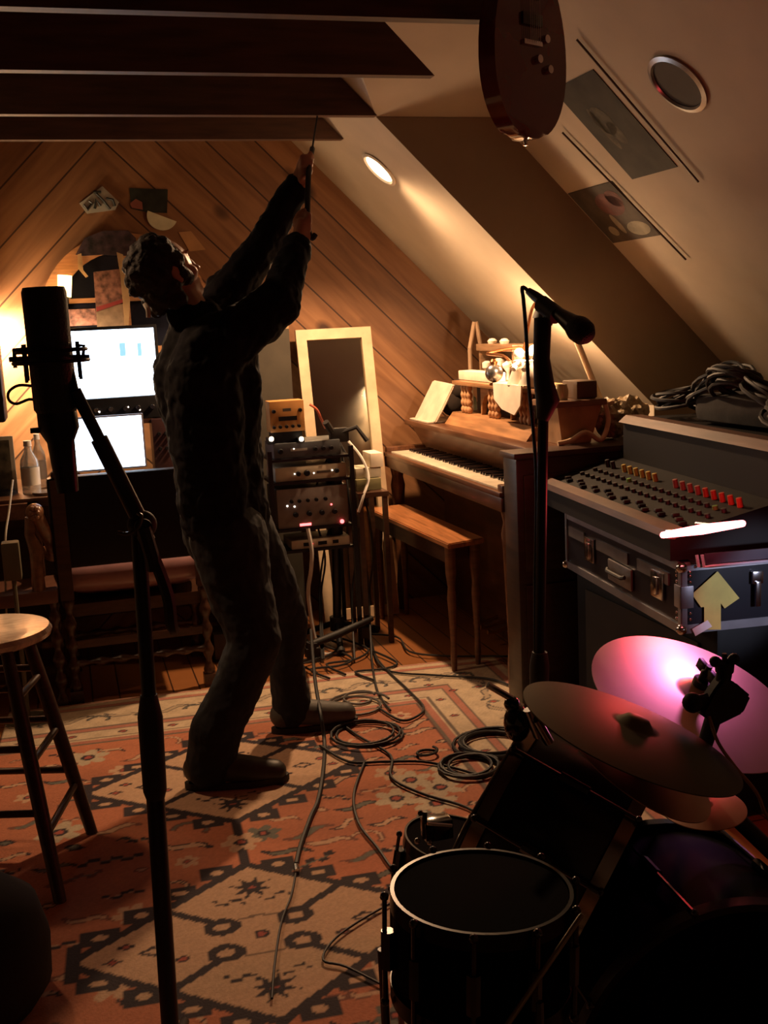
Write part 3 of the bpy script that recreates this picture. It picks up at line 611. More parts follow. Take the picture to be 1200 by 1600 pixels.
# ================================================================== MIRROR, PANEL, GEAR RACK
def quad_frame(px, Y0, lean):
    """corner pixels read on a plane that leans back; returns corners"""
    return [aY(x, y, Y0 + lean * k) for (x, y), k in zip(px, (1, 1, 0, 0))]
def slanted(name, c, inset, th, m, t, hole=True):
    # c: TL TR BR BL
    bm = nb(); n = (c[1] - c[0]).cross(c[3] - c[0]).normalized()
    if n.y > 0: n = -n
    ctr = sum(c, V()) / 4
    def ins(k): return [p + ((ctr - p).normalized() * k * 1.41) for p in c]
    outer = [bm.verts.new(p + n * th) for p in c]; ob = [bm.verts.new(p) for p in c]
    if hole:
        ux = (c[1] - c[0]).normalized(); uz = (c[3] - c[0]).normalized()
        I = [c[0] + ux * inset + uz * inset, c[1] - ux * inset + uz * inset, c[2] - ux * inset - uz * inset, c[3] + ux * inset - uz * inset]
        inner = [bm.verts.new(p + n * th) for p in I]; ib = [bm.verts.new(p) for p in I]
        for i in range(4):
            j = (i + 1) % 4
            bm.faces.new((outer[i], outer[j], inner[j], inner[i])); bm.faces.new((outer[i], ob[i], ob[j], outer[j])); bm.faces.new((inner[i], inner[j], ib[j], ib[i])); bm.faces.new((ob[i], ib[i], ib[j], ob[j]))
    else:
        bm.faces.new(outer); bm.faces.new(ob[::-1])
        for i in range(4): bm.faces.new((outer[i], ob[i], ob[(i + 1) % 4], outer[(i + 1) % 4]))
    return obj(name, bm, m, t, False)
c0 = aY(460, 517, 5.05); c1_ = aY(577, 511, 5.05); c2_ = aY(585, 735, 4.93); c3_ = aY(477, 735, 4.93)
c3_.z = c2_.z = min(c2_.z, c3_.z)
dn = (c2_ - c1_) * (c1_.z - .02) / (c1_.z - c2_.z); c2_ = c1_ + dn; dn = (c3_ - c0) * (c0.z - .02) / (c0.z - c3_.z); c3_ = c0 + dn
c2_ = V((c1_.x + .02, 4.86, .003)); c3_ = V((c0.x + .02, 4.86, .003))
t = thing('mirror', 'tall white framed mirror leaning on the pine wall behind the gear rack', 'mirror', (1.2, 4.95, 0))
slanted('frame', [c0, c1_, c2_, c3_], .048, .022, mat('cream_frame', (.56, .42, .27), .5), t)
slanted('mirror_glass', [c0, c1_, c2_, c3_], .047, .006, mat('mirror_glass', (.62, .58, .46), .10, 1, .03), t, False)
p, q = aY(400, 516, 5.0), aY(458, 650, 5.0)
t = thing('acoustic_panel', 'dark flat panel with pale top edge standing left of the white mirror', 'panel', ((p.x + q.x) / 2, 5.0, 0))
bm = nb(); box(bm, (p.x - .20, 4.98, .02), (q.x + .002, 5.03, p.z), bev=.004); obj('panel', bm, mat('panel_cloth', (.035, .028, .018), .85), t)
bm = nb(); box(bm, (p.x - .20, 4.985, p.z + .0005), (q.x + .002, 5.025, p.z + .012)); obj('top_edge', bm, mat('edge_tan', (.30, .20, .10), .6), t)
# rack stand
RX0, RX1 = .80, 1.10
t = thing('equipment_rack', 'open dark metal rack holding the stacked audio units beside the standing person', 'rack', (.95, 4.5, 0))
for x in (RX0 - .03, RX1 + .012):
    for y in (4.42, 4.70): bm = nb(); box(bm, (x, y, 0), (x + .018, y + .018, .86)); obj('post', bm, blkm(), t)
yr = 4.44
rows = [(690, 716), (728, 752), (762, 826), (843, 860)]
def rowz(y): return aY(455, y, yr).z
shelfz = [rowz(r[1]) for r in rows]
for z in shelfz: bm = nb(); box(bm, (RX0 - .012, yr - .01, z - .012), (RX1 + .012, yr + .25, z - .001)); obj('shelf', bm, blkm(), t)
sg = mat('silver_face', (.30, .29, .28), .4, .4); sc_ = mat('cream_face', (.50, .43, .32), .45); gg = mat('grey_face', (.20, .17, .155), .45, .3)
rack_unit('audio_unit', 'dark blue grey rack unit with knobs, top of the rack under the tan box', 'audio unit', RX0, RX1 - .02, shelfz[0], rowz(692), yr, .2, mat('bluegrey_face', (.10, .11, .12), .4, .4), [(.1, .5, .011), (.62, .5, .009), (.74, .5, .009), (.86, .5, .009)], [(.3, .6, .003, gl)], [(.25, .45, .5, .6, mat('legend', (.35, .33, .3), .5))])
rack_unit('audio_unit', 'cream faced rack unit with two dark knobs, second from the rack top', 'audio unit', RX0, RX1, shelfz[1], rowz(730), yr, .2, sc_, [(.32, .5, .010), (.44, .5, .013), (.86, .5, .010)], [(.27, .5, .003, gl), (.54, .45, .003, gl), (.80, .55, .003, gl)], [(.58, .42, .78, .58, mat('legend_dark', (.08, .07, .06), .5))])
rack_unit('audio_unit', 'tall grey rack unit with two rows of knobs and red lights', 'audio unit', RX0, RX1, shelfz[2], rowz(764), yr, .22, gg, [(k, .68, .008) for k in (.2, .31, .43, .55, .68)] + [(k, .34, .011) for k in (.25, .44, .62, .8)], [(.14, .58, .004, gl), (.24, .55, .004, gl), (.76, .52, .004, gr), (.90, .06, .009, gr)], [(.3, .04, .46, .10, gr)])
rack_unit('audio_unit', 'slim bright silver rack unit at the bottom of the rack', 'audio unit', RX0 + .05, RX1, shelfz[3], rowz(846), yr, .18, sc_, [], [(.35, .5, .003, gr)], [(.2, .3, .3, .7, blk()), (.45, .3, .6, .7, blk()), (.7, .3, .8, .7, blk())])
# two small lit bulbs on top, tan box
for x, lab in ((424, 'left of two small bright round lights on top of the rack'), (471, 'right of two small bright round lights on top of the rack')):
    p = aY(x, 686, yr - .01); t = thing('lamp', lab, 'lamp', p)
    bm = nb(); ball(bm, p, .010, n=12); obj('bulb', bm, mat('bulb_small', (.9, .8, .6), .4, emit=(1, .8, .55), es=8), t)
    bm = nb(); box(bm, (p.x - .014, p.y + .004, rowz(692) + .0005), (p.x + .014, p.y + .05, p.z + .004)); obj('housing', bm, blk(), t)
p, q = aY(420, 628, 4.46), aY(486, 675, 4.46)
hz = rowz(675)
sm = rack_unit('drum_machine', 'tan box with a dark display and knobs standing on top of the rack', 'audio unit', p.x, p.x + (q.x - p.x) * .86, hz, p.z, 4.46, .09, mat('tan_face', (.50, .235, .07), .45), [(.12, .68, .008), (.88, .68, .008)] + [(.1 + k * .18, .17, .007) for k in range(5)], [], [(.25, .36, .78, .50, blk()), (.38, .66, .62, .76, mat('legend_dark', (.08, .07, .06), .5))])
bm = nb(); box(bm, (p.x + .01, 4.46, rowz(692) + .0005), (p.x + .13, 4.56, hz - .0005)); tag(obj('spacer_block', bm, blk()), 'black block under the tan box on the rack top', 'block')
# shelf to the right of the rack with small bright things
t = thing('side_table', 'small dark side table crowded with cables to the right of the rack', 'table', (1.24, 4.5, 0))
zt = aY(545, 770, 4.45).z
bm = nb(); box(bm, (1.135, 4.40, zt - .02), (1.268, 4.66, zt)); obj('tabletop', bm, darkwood(), t)
for x in (1.138, 1.245):
    for y in (4.41, 4.63): bm = nb(); box(bm, (x, y, 0), (x + .02, y + .02, zt - .02)); obj('leg', bm, darkwood(), t)
p = aY(560, 745, 4.5); 
bm = nb(); box(bm, (1.145, 4.46, zt + .0005), (1.255, 4.62, zt + .05), bev=.005); tag(obj('audio_unit', bm, mat('olive_face', (.16, .14, .06), .5)), 'dull olive box on the small table right of the rack', 'audio unit')
bm = nb(); box(bm, (1.15, 4.48, zt + .051), (1.262, 4.60, zt + .095), bev=.005); tag(obj('audio_unit', bm, sc_), 'cream box stacked on the olive box right of the rack', 'audio unit')
bm = nb(); box(bm, (1.215, 4.47, zt + .0955), (1.27, 4.60, zt + .155), Matrix.Identity(4), .004); tag(obj('paper_stack', bm, mat('bright_paper', (.8, .7, .55), .6)), 'bright white paper stack in front of the mirror bottom', 'paper')

# clipped stand beside the rack
def tripod_stand(name, label, base, top, spread, rot, tube_r=.011, n=3, hub=.16, group=None, m=None):
    t = thing(name, label, 'stand', (base[0], base[1], 0), group); m = m or blkm()
    b = V((base[0], base[1], 0)); d = V(top) - V((base[0], base[1], .03)); 
    bm = nb(); tube(bm, [b + V((0, 0, .03)), b + V((0, 0, .03)) + d * .55], tube_r * 1.35, 12); obj('lower_tube', bm, m, t)
    bm = nb(); tube(bm, [b + V((0, 0, .03)) + d * .54, V(top)], tube_r * .85, 12); obj('upper_tube', bm, m, t)
    bm = nb(); M = axisM(b + V((0, 0, .03)) + d * .53, d); lathe(bm, [(0, 0), (tube_r * 2, .0), (tube_r * 2.1, .05), (tube_r * 1.5, .07), (0, .07)], M, 14); obj('clutch', bm, rubber(), t)
    bm = nb(); lathe(bm, [(0, hub - .03), (tube_r * 2.2, hub - .03), (tube_r * 2.2, hub + .03), (0, hub + .03)], Matrix.Translation(b), 14); obj('hub', bm, rubber(), t)
    for k in range(n):
        a = rot + 2 * math.pi * k / n; e = b + V((math.cos(a) * spread, math.sin(a) * spread, .012)); s = b + V((math.cos(a) * tube_r, math.sin(a) * tube_r, hub))
        bm = nb(); tube(bm, [s, e], tube_r * .95, 10); l = obj('leg', bm, m, t)
        bm = nb(); tube(bm, [e + (s - e) * .12, e], tube_r * 1.35, 10); obj('rubber_foot', bm, rubber(), l)
    return t
bp = aZ(528, 1003, 0)
tp = aY(522, 680, bp.y - .05)
t = tripod_stand('microphone_stand', 'black tripod stand in front of the mirror with clips and cables at its top', bp, tp, .21, math.radians(-100), .014, hub=.085)
bm = nb(); box(bm, (-.02, -.02, -.03), (.06, .02, .03), Matrix.Translation(tp), .008); tube(bm, [tp, tp + V((.09, -.03, .03)), tp + V((.13, -.04, -.03))], .010, 8); tube(bm, [tp, tp + V((-.04, -.03, .06))], .014, 8); obj('clip', bm, rubber(), t)
bm = nb(); a = V((bp.x, bp.y, .30)); tube(bm, [tp.lerp(V((bp.x, bp.y, .03)), .05), tp.lerp(V((bp.x, bp.y, .03)), .5)], .03, 10); obj('cable_wrap', bm, rubber(), t)
def path_cable(label, pts, r=.004, m=None, smooth=5, name='cable', group=None):
    bm = nb(); tube(bm, smooth_path(pts, smooth), r, 6); return tag(obj(name, bm, m or rubber()), label, 'cable', group)
f = lambda x, y: aZ(x, y, .016)
path_cable('white cable curving down from the clips beside the mirror', [aY(545, 690, 4.6), aY(565, 715, 4.5), aY(576, 745, 4.45), aY(568, 775, 4.4), aY(560, 800, 4.4)], .006, mat('white_cable', (.5, .46, .42), .4))
path_cable('orange cable arching from the tan box top', [aY(484, 632, 4.5), aY(495, 640, 4.5), aY(502, 655, 4.52), aY(508, 668, 4.6)], .006, mat('orange_cable', (.45, .09, .04), .5))
path_cable('white ribbed cable hanging below the rack', [aY(481, 826, 4.42), aY(487, 860, 4.40), aY(486, 890, 4.40), aY(482, 935, 4.42), V((.93, 4.40, .012)), V((1.0, 4.33, .012))], .009, mat('white_cable', (.5, .46, .42), .4))
for i, (xs, lab) in enumerate((((510, 518, 505), 'first of the black cables hanging in a tangle under the clips'), ((540, 548, 556), 'second black hanging cable, right side of the tangle'), ((556, 575, 583), 'outermost black hanging cable, beside the piano bench'), ((500, 492, 508), 'black hanging cable nearest the rack edge'))):
    path_cable(lab, [aY(530, 690, 4.55), aY(xs[0], 740, 4.5), aY(xs[1], 800, 4.48), aY(xs[2], 870, 4.5), aY(xs[2] - 6, 930, 4.55), f(xs[2] - 2, 1030)], .0045)

# ================================================================== PIANO
PX = 1.44; PY0, PY1 = 3.53, 4.98; KZ = .76
t = thing('piano', 'upright walnut piano in the right corner with its keyboard open', 'piano', (1.75, 4.25, 0))
bm = nb(); box(bm, (PX + .27, PY0, 0), (PX + .62, PY1, .875), bev=.006); obj('case', bm, pianow(), t)
bm = nb(); box(bm, (PX + .09, PY0 - .0, .875), (PX + .64, PY1 + .01, .90), bev=.006); obj('lid', bm, pianow(), t)
Mp = Matrix(((1, 0, 0, 0), (0, 0, 1, 0), (0, 1, 0, 0), (0, 0, 0, 1)))
bm = nb(); prism(bm, [(PX + .19, KZ - .02), (PX + .30, KZ - .02), (PX + .30, .874), (PX + .115, .874)], PY0 + .02, PY1 - .02, Mp); obj('fallboard', bm, pianow(), t)
bm = nb(); box(bm, (PX - .02, PY0, KZ - .075), (PX + .27, PY1, KZ - .022), bev=.008); obj('keybed', bm, pianow(), t)
bm = nb(); box(bm, (PX - .025, PY0, KZ - .022), (PX + .0, PY1, KZ - .004), bev=.003); obj('key_slip', bm, pianow(), t)
for y0 in (PY0, PY1 - .045): bm = nb(); box(bm, (PX - .015, y0, KZ - .022), (PX + .27, y0 + .045, KZ + .02), bev=.006); obj('key_block', bm, pianow(), t)
KY0, KY1 = PY0 + .05, PY1 - .05; nk = 52; kw = (KY1 - KY0) / nk
bm = nb()
for k in range(nk): box(bm, (PX + .003, KY0 + k * kw + .0006, KZ - .018), (PX + .19, KY0 + (k + 1) * kw - .0006, KZ))
obj('white_keys', bm, mat('ivory', (.70, .60, .46), .3), t)
bm = nb()
for k in range(nk - 1):
    if k % 7 in (0, 2, 3, 5, 6): y = KY0 + (k + 1) * kw; box(bm, (PX + .075, y - .006, KZ), (PX + .19, y + .006, KZ + .012), bev=.002)
obj('black_keys', bm, blkg(), t)
for y0 in (PY0 + .01, PY1 - .07):
    bm = nb(); lathe(bm, [(0, 0), (.022, 0), (.026, .10), (.020, .2), (.030, .55), (.034, .60), (.026, .64), (.034, KZ - .076), (0, KZ - .076)], Matrix.Translation((PX + .03, y0 + .03, 0)), 16); obj('leg', bm, pianow(), t)
bm = nb(); box(bm, (PX + .265, PY0 + .06, .16), (PX + .272, PY1 - .06, .64), bev=.003); obj('lower_panel', bm, pianow(), t)
for dy in (-.08, 0, .08): bm = nb(); tube(bm, [V((PX + .27, 4.25 + dy, .08)), V((PX + .19, 4.25 + dy, .06)), V((PX + .16, 4.25 + dy, .065))], .009, 8); obj('pedal', bm, mat('brass', (.5, .3, .1), .3, 1), t)
# bench
t = thing('piano_bench', 'long plain wooden piano bench with turned legs in front of the piano', 'bench', (1.40, 4.35, 0))
bz = .52
tl, tr, br, bl = aZ(575, 794, bz), aZ(632, 787, bz), aZ(757, 840, bz), aZ(700, 850, bz)
pl = [bl, br, br.lerp(tr, .93), tr.lerp(tl, .25), tl]
pl = [bl, br, tr, tr.lerp(tl, .5) + V((0, .02, 0)), tl]
bm = nb(); prism(bm, [(p.x, p.y) for p in (bl, br, tr, tl)], bz - .022, bz)
es = bm.edges[:]; bmesh.ops.bevel(bm, geom=es, offset=.004, segments=2, affect='EDGES'); obj('seat', bm, wood('bench_wood', (.42, .17, .065), .28, (14, 1.2, 6), .25), t)
ctr = (bl + br + tr + tl) / 4
bm = nb(); q4 = [p.lerp(ctr, .12) for p in (bl, br, tr, tl)]; prism(bm, [(p.x, p.y) for p in q4], bz - .085, bz - .022); obj('apron', bm, darkwood(), t)
for p in (bl, br, tr, tl):
    p = p.lerp(ctr, .07); bm = nb(); lathe(bm, [(0, 0), (.010, 0), (.013, .06), (.011, .12), (.018, .30), (.014, .34), (.021, .40), (.021, bz - .022), (0, bz - .022)], Matrix.Translation((p.x + (ctr.x - p.x) * .25, p.y, 0)), 12); obj('leg', bm, wood('bench_leg', (.14, .055, .025), .35), t)

# ---- on the piano
PT = .90
cw = wood('carved_oak', (.34, .17, .075), .38)
x0 = 1.66
t = thing('spindle_cabinet', 'low wooden cabinet with three groups of turned spindles on the piano lid', 'cabinet', (1.75, 4.15, PT))
ya, yb_ = 3.74, 4.64
bm = nb(); prism(bm, [(x0 - .05, PT), (x0 + .20, PT), (x0 + .20, PT + .05), (x0 - .01, PT + .05)], ya, yb_, Mp); obj('base', bm, cw, t)
bm = nb(); box(bm, (x0 + .10, ya + .02, PT + .05), (x0 + .20, yb_ - .02, PT + .17)); obj('back', bm, mat('dark_recess', (.035, .015, .008), .7), t)
bm = nb(); box(bm, (x0 - .01, ya, PT + .17), (x0 + .22, yb_, PT + .188), bev=.004); obj('top_board', bm, cw, t)
for g in range(3):
    for k in range(3):
        y = ya + .10 + g * .32 + k * .036
        bm = nb(); lathe(bm, [(0, 0), (.012, 0)] + [(.008 + .006 * abs(math.sin(j * .75)), .12 * j / 16) for j in range(17)] + [(0, .12)], Matrix.Translation((x0 + .012, y, PT + .05)), 12); obj('spindle', bm, mat('spindle_pale', (.55, .30, .15), .35), t)
for y in (ya + .26, ya + .58): 
    bm = nb(); M = Matrix(((0, 0, 1, x0 + .03), (1, 0, 0, y), (0, 1, 0, PT + .05), (0, 0, 0, 1)))
    prism(bm, [(-.075, 0), (-.065, 0), (-.055, .05), (-.03, .08), (0, .09), (.03, .08), (.055, .05), (.065, 0), (.075, 0), (.075, .12), (-.075, .12)], 0, .02, M); obj('arch', bm, cw, t)
# white sheet leaning at far left of the lid
px = [(706, 603), (690, 600), (662, 606), (641, 654), (690, 661), (712, 640), (706, 618)]
t = thing('open_book', 'white open book leaning at the far left end of the piano lid', 'book', (1.6, 4.8, PT))
wp = mat('page_white', (.62, .52, .40), .7)
bm = nb(); pts = [V((1.56, 4.93, PT + .004)), V((1.57, 4.66, PT + .004)), V((1.66, 4.64, PT + .17)), V((1.65, 4.90, PT + .18))]
a_ = [bm.verts.new(p) for p in pts]; b_ = [bm.verts.new(p + V((.012, 0, -.002))) for p in pts]; bm.faces.new(a_); bm.faces.new(b_[::-1])
for i in range(4): bm.faces.new((a_[i], a_[(i + 1) % 4], b_[(i + 1) % 4], b_[i]))
bmesh.ops.bevel(bm, geom=bm.edges[:], offset=.005, segments=2, affect='EDGES'); obj('upright_page', bm, wp, t)
bm = nb(); box(bm, (1.545, 4.68, PT + .0005), (1.66, 4.95, PT + .008), bev=.002); obj('flat_page', bm, wp, t)
TB = PT + .189
# globe
t = thing('ornament', 'shiny metal ball ornament on a small neck among the bright objects on the piano', 'ornament', (1.72, 4.12, TB))
p = aY(772, 583, 4.12)
bm = nb(); ball(bm, p, .036, n=24); obj('ball', bm, mat('pewter', (.30, .28, .27), .25, .9), t)
bm = nb(); lathe(bm, [(.012, .03), (.016, .046), (.010, .055), (0, .055)], Matrix.Translation(p), 14); obj('neck', bm, mat('copper', (.5, .22, .1), .3, 1), t)
bm = nb(); lathe(bm, [(0, 0), (.02, 0), (.022, .006), (.008, .012), (.008, max(.02, p.z - .033 - TB)), (0, max(.02, p.z - .033 - TB))], Matrix.Translation((p.x, p.y, TB)), 14); obj('base', bm, mat('copper', (.5, .22, .1), .3, 1), t)
bw = mat('bright_china', (.82, .74, .62), .3, coat=.4)
# row of pots under a shelf, bright white box, figurines
t = thing('spice_shelf', 'little wooden shelf with bright knobs at the back of the piano lid', 'shelf', (1.82, 4.45, TB))
bm = nb(); box(bm, (1.80, 4.30, TB + .12), (1.90, 4.72, TB + .15), bev=.004); obj('shelf_board', bm, wood('shelf_grey_wood', (.22, .13, .07), .4), t)
for y in (4.31, 4.69): bm = nb(); box(bm, (1.81, y, TB), (1.89, y + .02, TB + .12)); obj('shelf_side', bm, wood('shelf_grey_wood', (.22, .13, .07), .4), t)
for i, (y, r, h) in enumerate(((4.64, .022, .075), (4.50, .026, .09), (4.40, .018, .08))):
    bm = nb(); lathe(bm, [(0, 0), (r * .5, 0), (r * .4, h * .4), (r, h * .6), (r, h * .9), (r * .4, h), (0, h)], Matrix.Translation((1.82, y, TB + .0005)), 18)
    tag(obj('goblet', bm, bw), ['leftmost bright goblet under the little shelf on the piano', 'middle and largest bright goblet under the little shelf on the piano', 'rightmost bright goblet under the little shelf, beside the metal ball'][i], 'goblet')
for i, y in enumerate((4.62, 4.48)):
    bm = nb(); lathe(bm, [(0, 0), (.018, 0), (.022, .012), (.012, .022), (0, .024)], Matrix.Translation((1.84, y, TB + .1505)), 16)
    tag(obj('cup', bm, bw), ['left shiny cup on top of the little shelf', 'right shiny cup on top of the little shelf'][i], 'cup')
bm = nb(); box(bm, (1.69, 4.28, TB + .0005), (1.76, 4.66, TB + .04), bev=.004); tag(obj('box', bm, mat('bright_paper', (.8, .7, .55), .6)), 'long bright white box along the front of the little shelf on the piano', 'box')
for i, (x, y_, Y, s) in enumerate(((812, 592, 3.92, 1.0), (828, 600, 3.84, .9))):
    p = aY(x, y_, Y); zb_ = TB; t = thing('figurine', ['bright white china figurine on the piano right of the metal ball', 'second white china figurine, just left of the microphone stand'][i], 'figurine', (p.x, Y, zb_))
    bm = nb(); lathe(bm, [(0, 0), (.045 * s, 0), (.050 * s, .01), (.034 * s, .05), (.020 * s, .085), (.024 * s, .10), (0, .11)], Matrix.Translation((p.x, Y, zb_)), 20); obj('dress', bm, bw, t)
    bm = nb(); ball(bm, (p.x, Y, zb_ + .125), .022 * s, n=14); obj('head', bm, bw, t)
    bm = nb(); tube(bm, [V((p.x - .02, Y - .03, zb_ + .09)), V((p.x - .045, Y - .05, zb_ + .07))], .010, 8); tube(bm, [V((p.x - .02, Y + .03, zb_ + .09)), V((p.x - .045, Y + .05, zb_ + .08))], .010, 8); obj('arm', bm, bw, t)
bm = nb(); box(bm, (1.63, 3.80, TB + .0005), (1.72, 4.10, TB + .012), bev=.003); 
px_ = [V((1.628, 3.80, TB + .012)), V((1.628, 4.08, TB + .012)), V((1.622, 4.06, TB - .05)), V((1.622, 3.98, TB - .085)), V((1.622, 3.86, TB - .10)), V((1.622, 3.80, TB - .06))]
a_ = [bm.verts.new(p) for p in px_]; b_ = [bm.verts.new(p + V((-.006, 0, 0))) for p in px_]; bm.faces.new(a_); bm.faces.new(b_[::-1])
for i in range(6): bm.faces.new((a_[i], a_[(i + 1) % 6], b_[(i + 1) % 6], b_[i]))
tag(obj('doily', bm, mat('lace_white', (.80, .70, .56), .8)), 'bright white cloth draped over the front of the spindle cabinet', 'cloth')
# horn / handle curve over the top (copper arm)
p0, p1 = aY(762, 552, 4.3), aY(812, 568, 4.0)
t = thing('assumed_desk_lamp', 'assumed small copper armed desk lamp curving over the bright objects on the piano', 'lamp', (1.86, 4.25, TB))  # lamp assumed on this copper curve, lights the piano top
cop = mat('copper', (.5, .22, .1), .3, 1)
bm = nb(); tube(bm, smooth_path([V((1.84, 4.26, TB)), V((1.84, 4.26, TB + .13)), p0, p0.lerp(p1, .5) + V((0, 0, .01)), p1, V((1.70, 3.86, 1.38)), V((1.705, 3.775, 1.40))]), .006, 8); obj('arm', bm, cop, t)
bm = nb(); lathe(bm, [(.012, .06), (.02, .055), (.038, .0), (.036, .0), (.018, .052)], axisM(V((1.70, 3.765, 1.345)), (-.0, -.15, 1)), 24); obj('lamp_shade', bm, rubber(), t)
bm = nb(); lathe(bm, [(0, 0), (.04, 0), (.042, .01), (0, .014)], Matrix.Translation((1.84, 4.26, TB)), 20); obj('base', bm, cop, t)
t = thing('lamp', 'assumed small bare bulb lamp low on the piano behind the white figurines', 'lamp', (1.83, 4.15, TB))  # assumed lamp around the point light that brightens the far slope
bm = nb(); lathe(bm, [(0, 0), (.03, 0), (.03, .01), (.008, .02), (.008, .10), (.012, .11), (0, .11)], Matrix.Translation((1.83, 4.15, TB)), 16); obj('base', bm, cop, t)
bm = nb(); ball(bm, (1.83, 4.15, TB + .13), .019, n=12); obj('bulb', bm, mat('bulb_glow2', (.9, .8, .6), .5), t)
# pale triangular easel shape at the back
p = aY(741, 503, 4.78)
bm = nb(); q0, q1 = aY(734, 545, 4.78), aY(752, 545, 4.78)
tube(bm, [q0, p], .010, 8); tube(bm, [q1, p + V((.008, 0, 0))], .010, 8); tube(bm, [q0 - V((0, 0, q0.z - PT)), q0], .010, 8); tube(bm, [q1 - V((0, 0, q1.z - PT)), q1], .010, 8)
tag(obj('tall_candle_holder', bm, mat('pale_wood', (.36, .24, .15), .5)), 'thin pale pointed ornament rising at the back of the piano against the slope', 'ornament')
# green bottle and dark lumps on the left
p = aY(712, 580, 4.72); t = thing('glass_jar', 'dull green glass jar at the left behind the white book', 'jar', (p.x, 4.72, TB))
bm = nb(); lathe(bm, [(0, 0), (.03, 0), (.034, .05), (.03, .09), (.014, .105), (.014, .12), (0, .12)], Matrix.Translation((1.80, 4.82, PT + .0005)), 18); obj('body', bm, mat('green_glass', (.15, .20, .13), .2, coat=.4), t)
bm = nb(); ball(bm, V((1.75, 4.92, PT + .07)), .06, (1, .8, 1.1)); ball(bm, V((1.78, 4.90, PT + .13)), .05, (1, .8, 1)); tag(obj('plush_toy', bm, mat('dark_plush', (.025, .015, .010), .95, bump=.3)), 'dark furry toy in the corner behind the white book on the piano', 'toy')
# tapered wooden bin at the near end
t = thing('wooden_bucket', 'tapered pale wood bin with a curved handle on the near end of the piano', 'bin', (1.65, 3.62, PT))
A = lambda x, y, Y=3.64: aY(x, y, Y)
p_tl, p_tr, p_br, p_bl = A(858, 628), A(924, 632), A(905, 690), A(862, 682)
def pyr(bm, f4, dy, k):
    a_ = [bm.verts.new(p) for p in f4]; c = sum(f4, V()) / 4
    b_ = [bm.verts.new(p.lerp(c, k) + V((.03, dy, 0))) for p in f4]
    bm.faces.new(a_); bm.faces.new(b_[::-1])
    for i in range(4): bm.faces.new((a_[i], a_[(i + 1) % 4], b_[(i + 1) % 4], b_[i]))
zb = max(PT + .004, 0)
base = [V((1.67, 3.56, PT + .001)), V((1.78, 3.56, PT + .001)), V((1.78, 3.68, PT + .001)), V((1.67, 3.68, PT + .001))]
topz = A(890, 632).z
topp = [V((1.645, 3.54, topz)), V((1.815, 3.54, topz)), V((1.815, 3.71, topz)), V((1.645, 3.71, topz))]
bm = nb(); a_ = [bm.verts.new(p) for p in base]; b_ = [bm.verts.new(p) for p in topp]; bm.faces.new(a_[::-1]); bm.faces.new(b_)
for i in range(4): bm.faces.new((a_[i], a_[(i + 1) % 4], b_[(i + 1) % 4], b_[i]))
obj('body', bm, mat('bin_pine', (.42, .24, .12), .4, var=.25), t)
bm = nb(); box(bm, (1.63, 3.525, topz), (1.83, 3.725, topz + .022), bev=.004); obj('rim', bm, wood('bin_rim', (.22, .12, .07), .4), t)
bm = nb(); tube(bm, smooth_path([V((1.825, 3.53, topz)), V((1.83, 3.52, topz - .06)), V((1.795, 3.51, topz - .12)), V((1.735, 3.505, PT + .045)), V((1.675, 3.505, PT + .02)), V((1.63, 3.51, PT + .012))]), .009, 8); obj('handle', bm, mat('pale_cane', (.60, .42, .26), .4), t)
# things stuffed on top of it
p = A(888, 605); bm = nb(); lathe(bm, [(0, 0), (.022, 0), (.026, .03), (.020, .055), (0, .055)], Matrix.Translation((1.69, 3.60, topz + .0225)), 16); tag(obj('tumbler', bm, mat('glassy', (.55, .45, .25), .1, coat=.8)), 'shiny glass tumbler on top of the tapered wooden bin', 'glass')
bm = nb(); box(bm, (1.735, 3.57, topz + .0225), (1.815, 3.69, topz + .085), bev=.006); tag(obj('box', bm, mat('brown_box', (.10, .055, .025), .6)), 'small brown box on top of the tapered wooden bin', 'box')
bm = nb(); lathe(bm, [(0, 0), (.02, .0), (.028, .05), (.026, .10), (.012, .15), (.008, .19), (0, .19)], Matrix.Translation((1.72, 3.84, TB - .18)), 18); tag(obj('vase', bm, mat('smoky_glass', (.18, .16, .12), .12, coat=.6)), 'smoky tall vase between the figurines and the bin on the piano', 'vase')
bm = nb(); tube(bm, [V((2.02, 3.85, PT + .001)), V((1.84, 3.87, 1.36))], .012, 10); tag(obj('rolled_paper', bm, mat('rolled_white', (.66, .52, .36), .6)), 'pale rolled paper leaning up against the slope behind the bin', 'paper roll')
rnd = random.Random(5)
for i, (dx, dy) in enumerate(((0, 0), (.10, .06))):
    bm = nb(); bmesh.ops.create_icosphere(bm, subdivisions=3, radius=.07, matrix=Matrix.Translation((1.90 + dx, 3.62 + dy, PT + .075)))
    bmesh.ops.subdivide_edges(bm, edges=bm.edges[:], cuts=1)
    for v in bm.verts: v.co += v.normal * (.016 * noise.noise(v.co * 30) + .010 * noise.noise(v.co * 75))
    tag(obj('crumpled_bag', bm, mat('crumpled_plastic', (.42, .32, .20), .35, var=.4, bump=.4), None, False), ['crumpled pale plastic bag behind the bin at the foot of the slope', 'second crumpled pale bag nearer the slope'][i], 'bag')
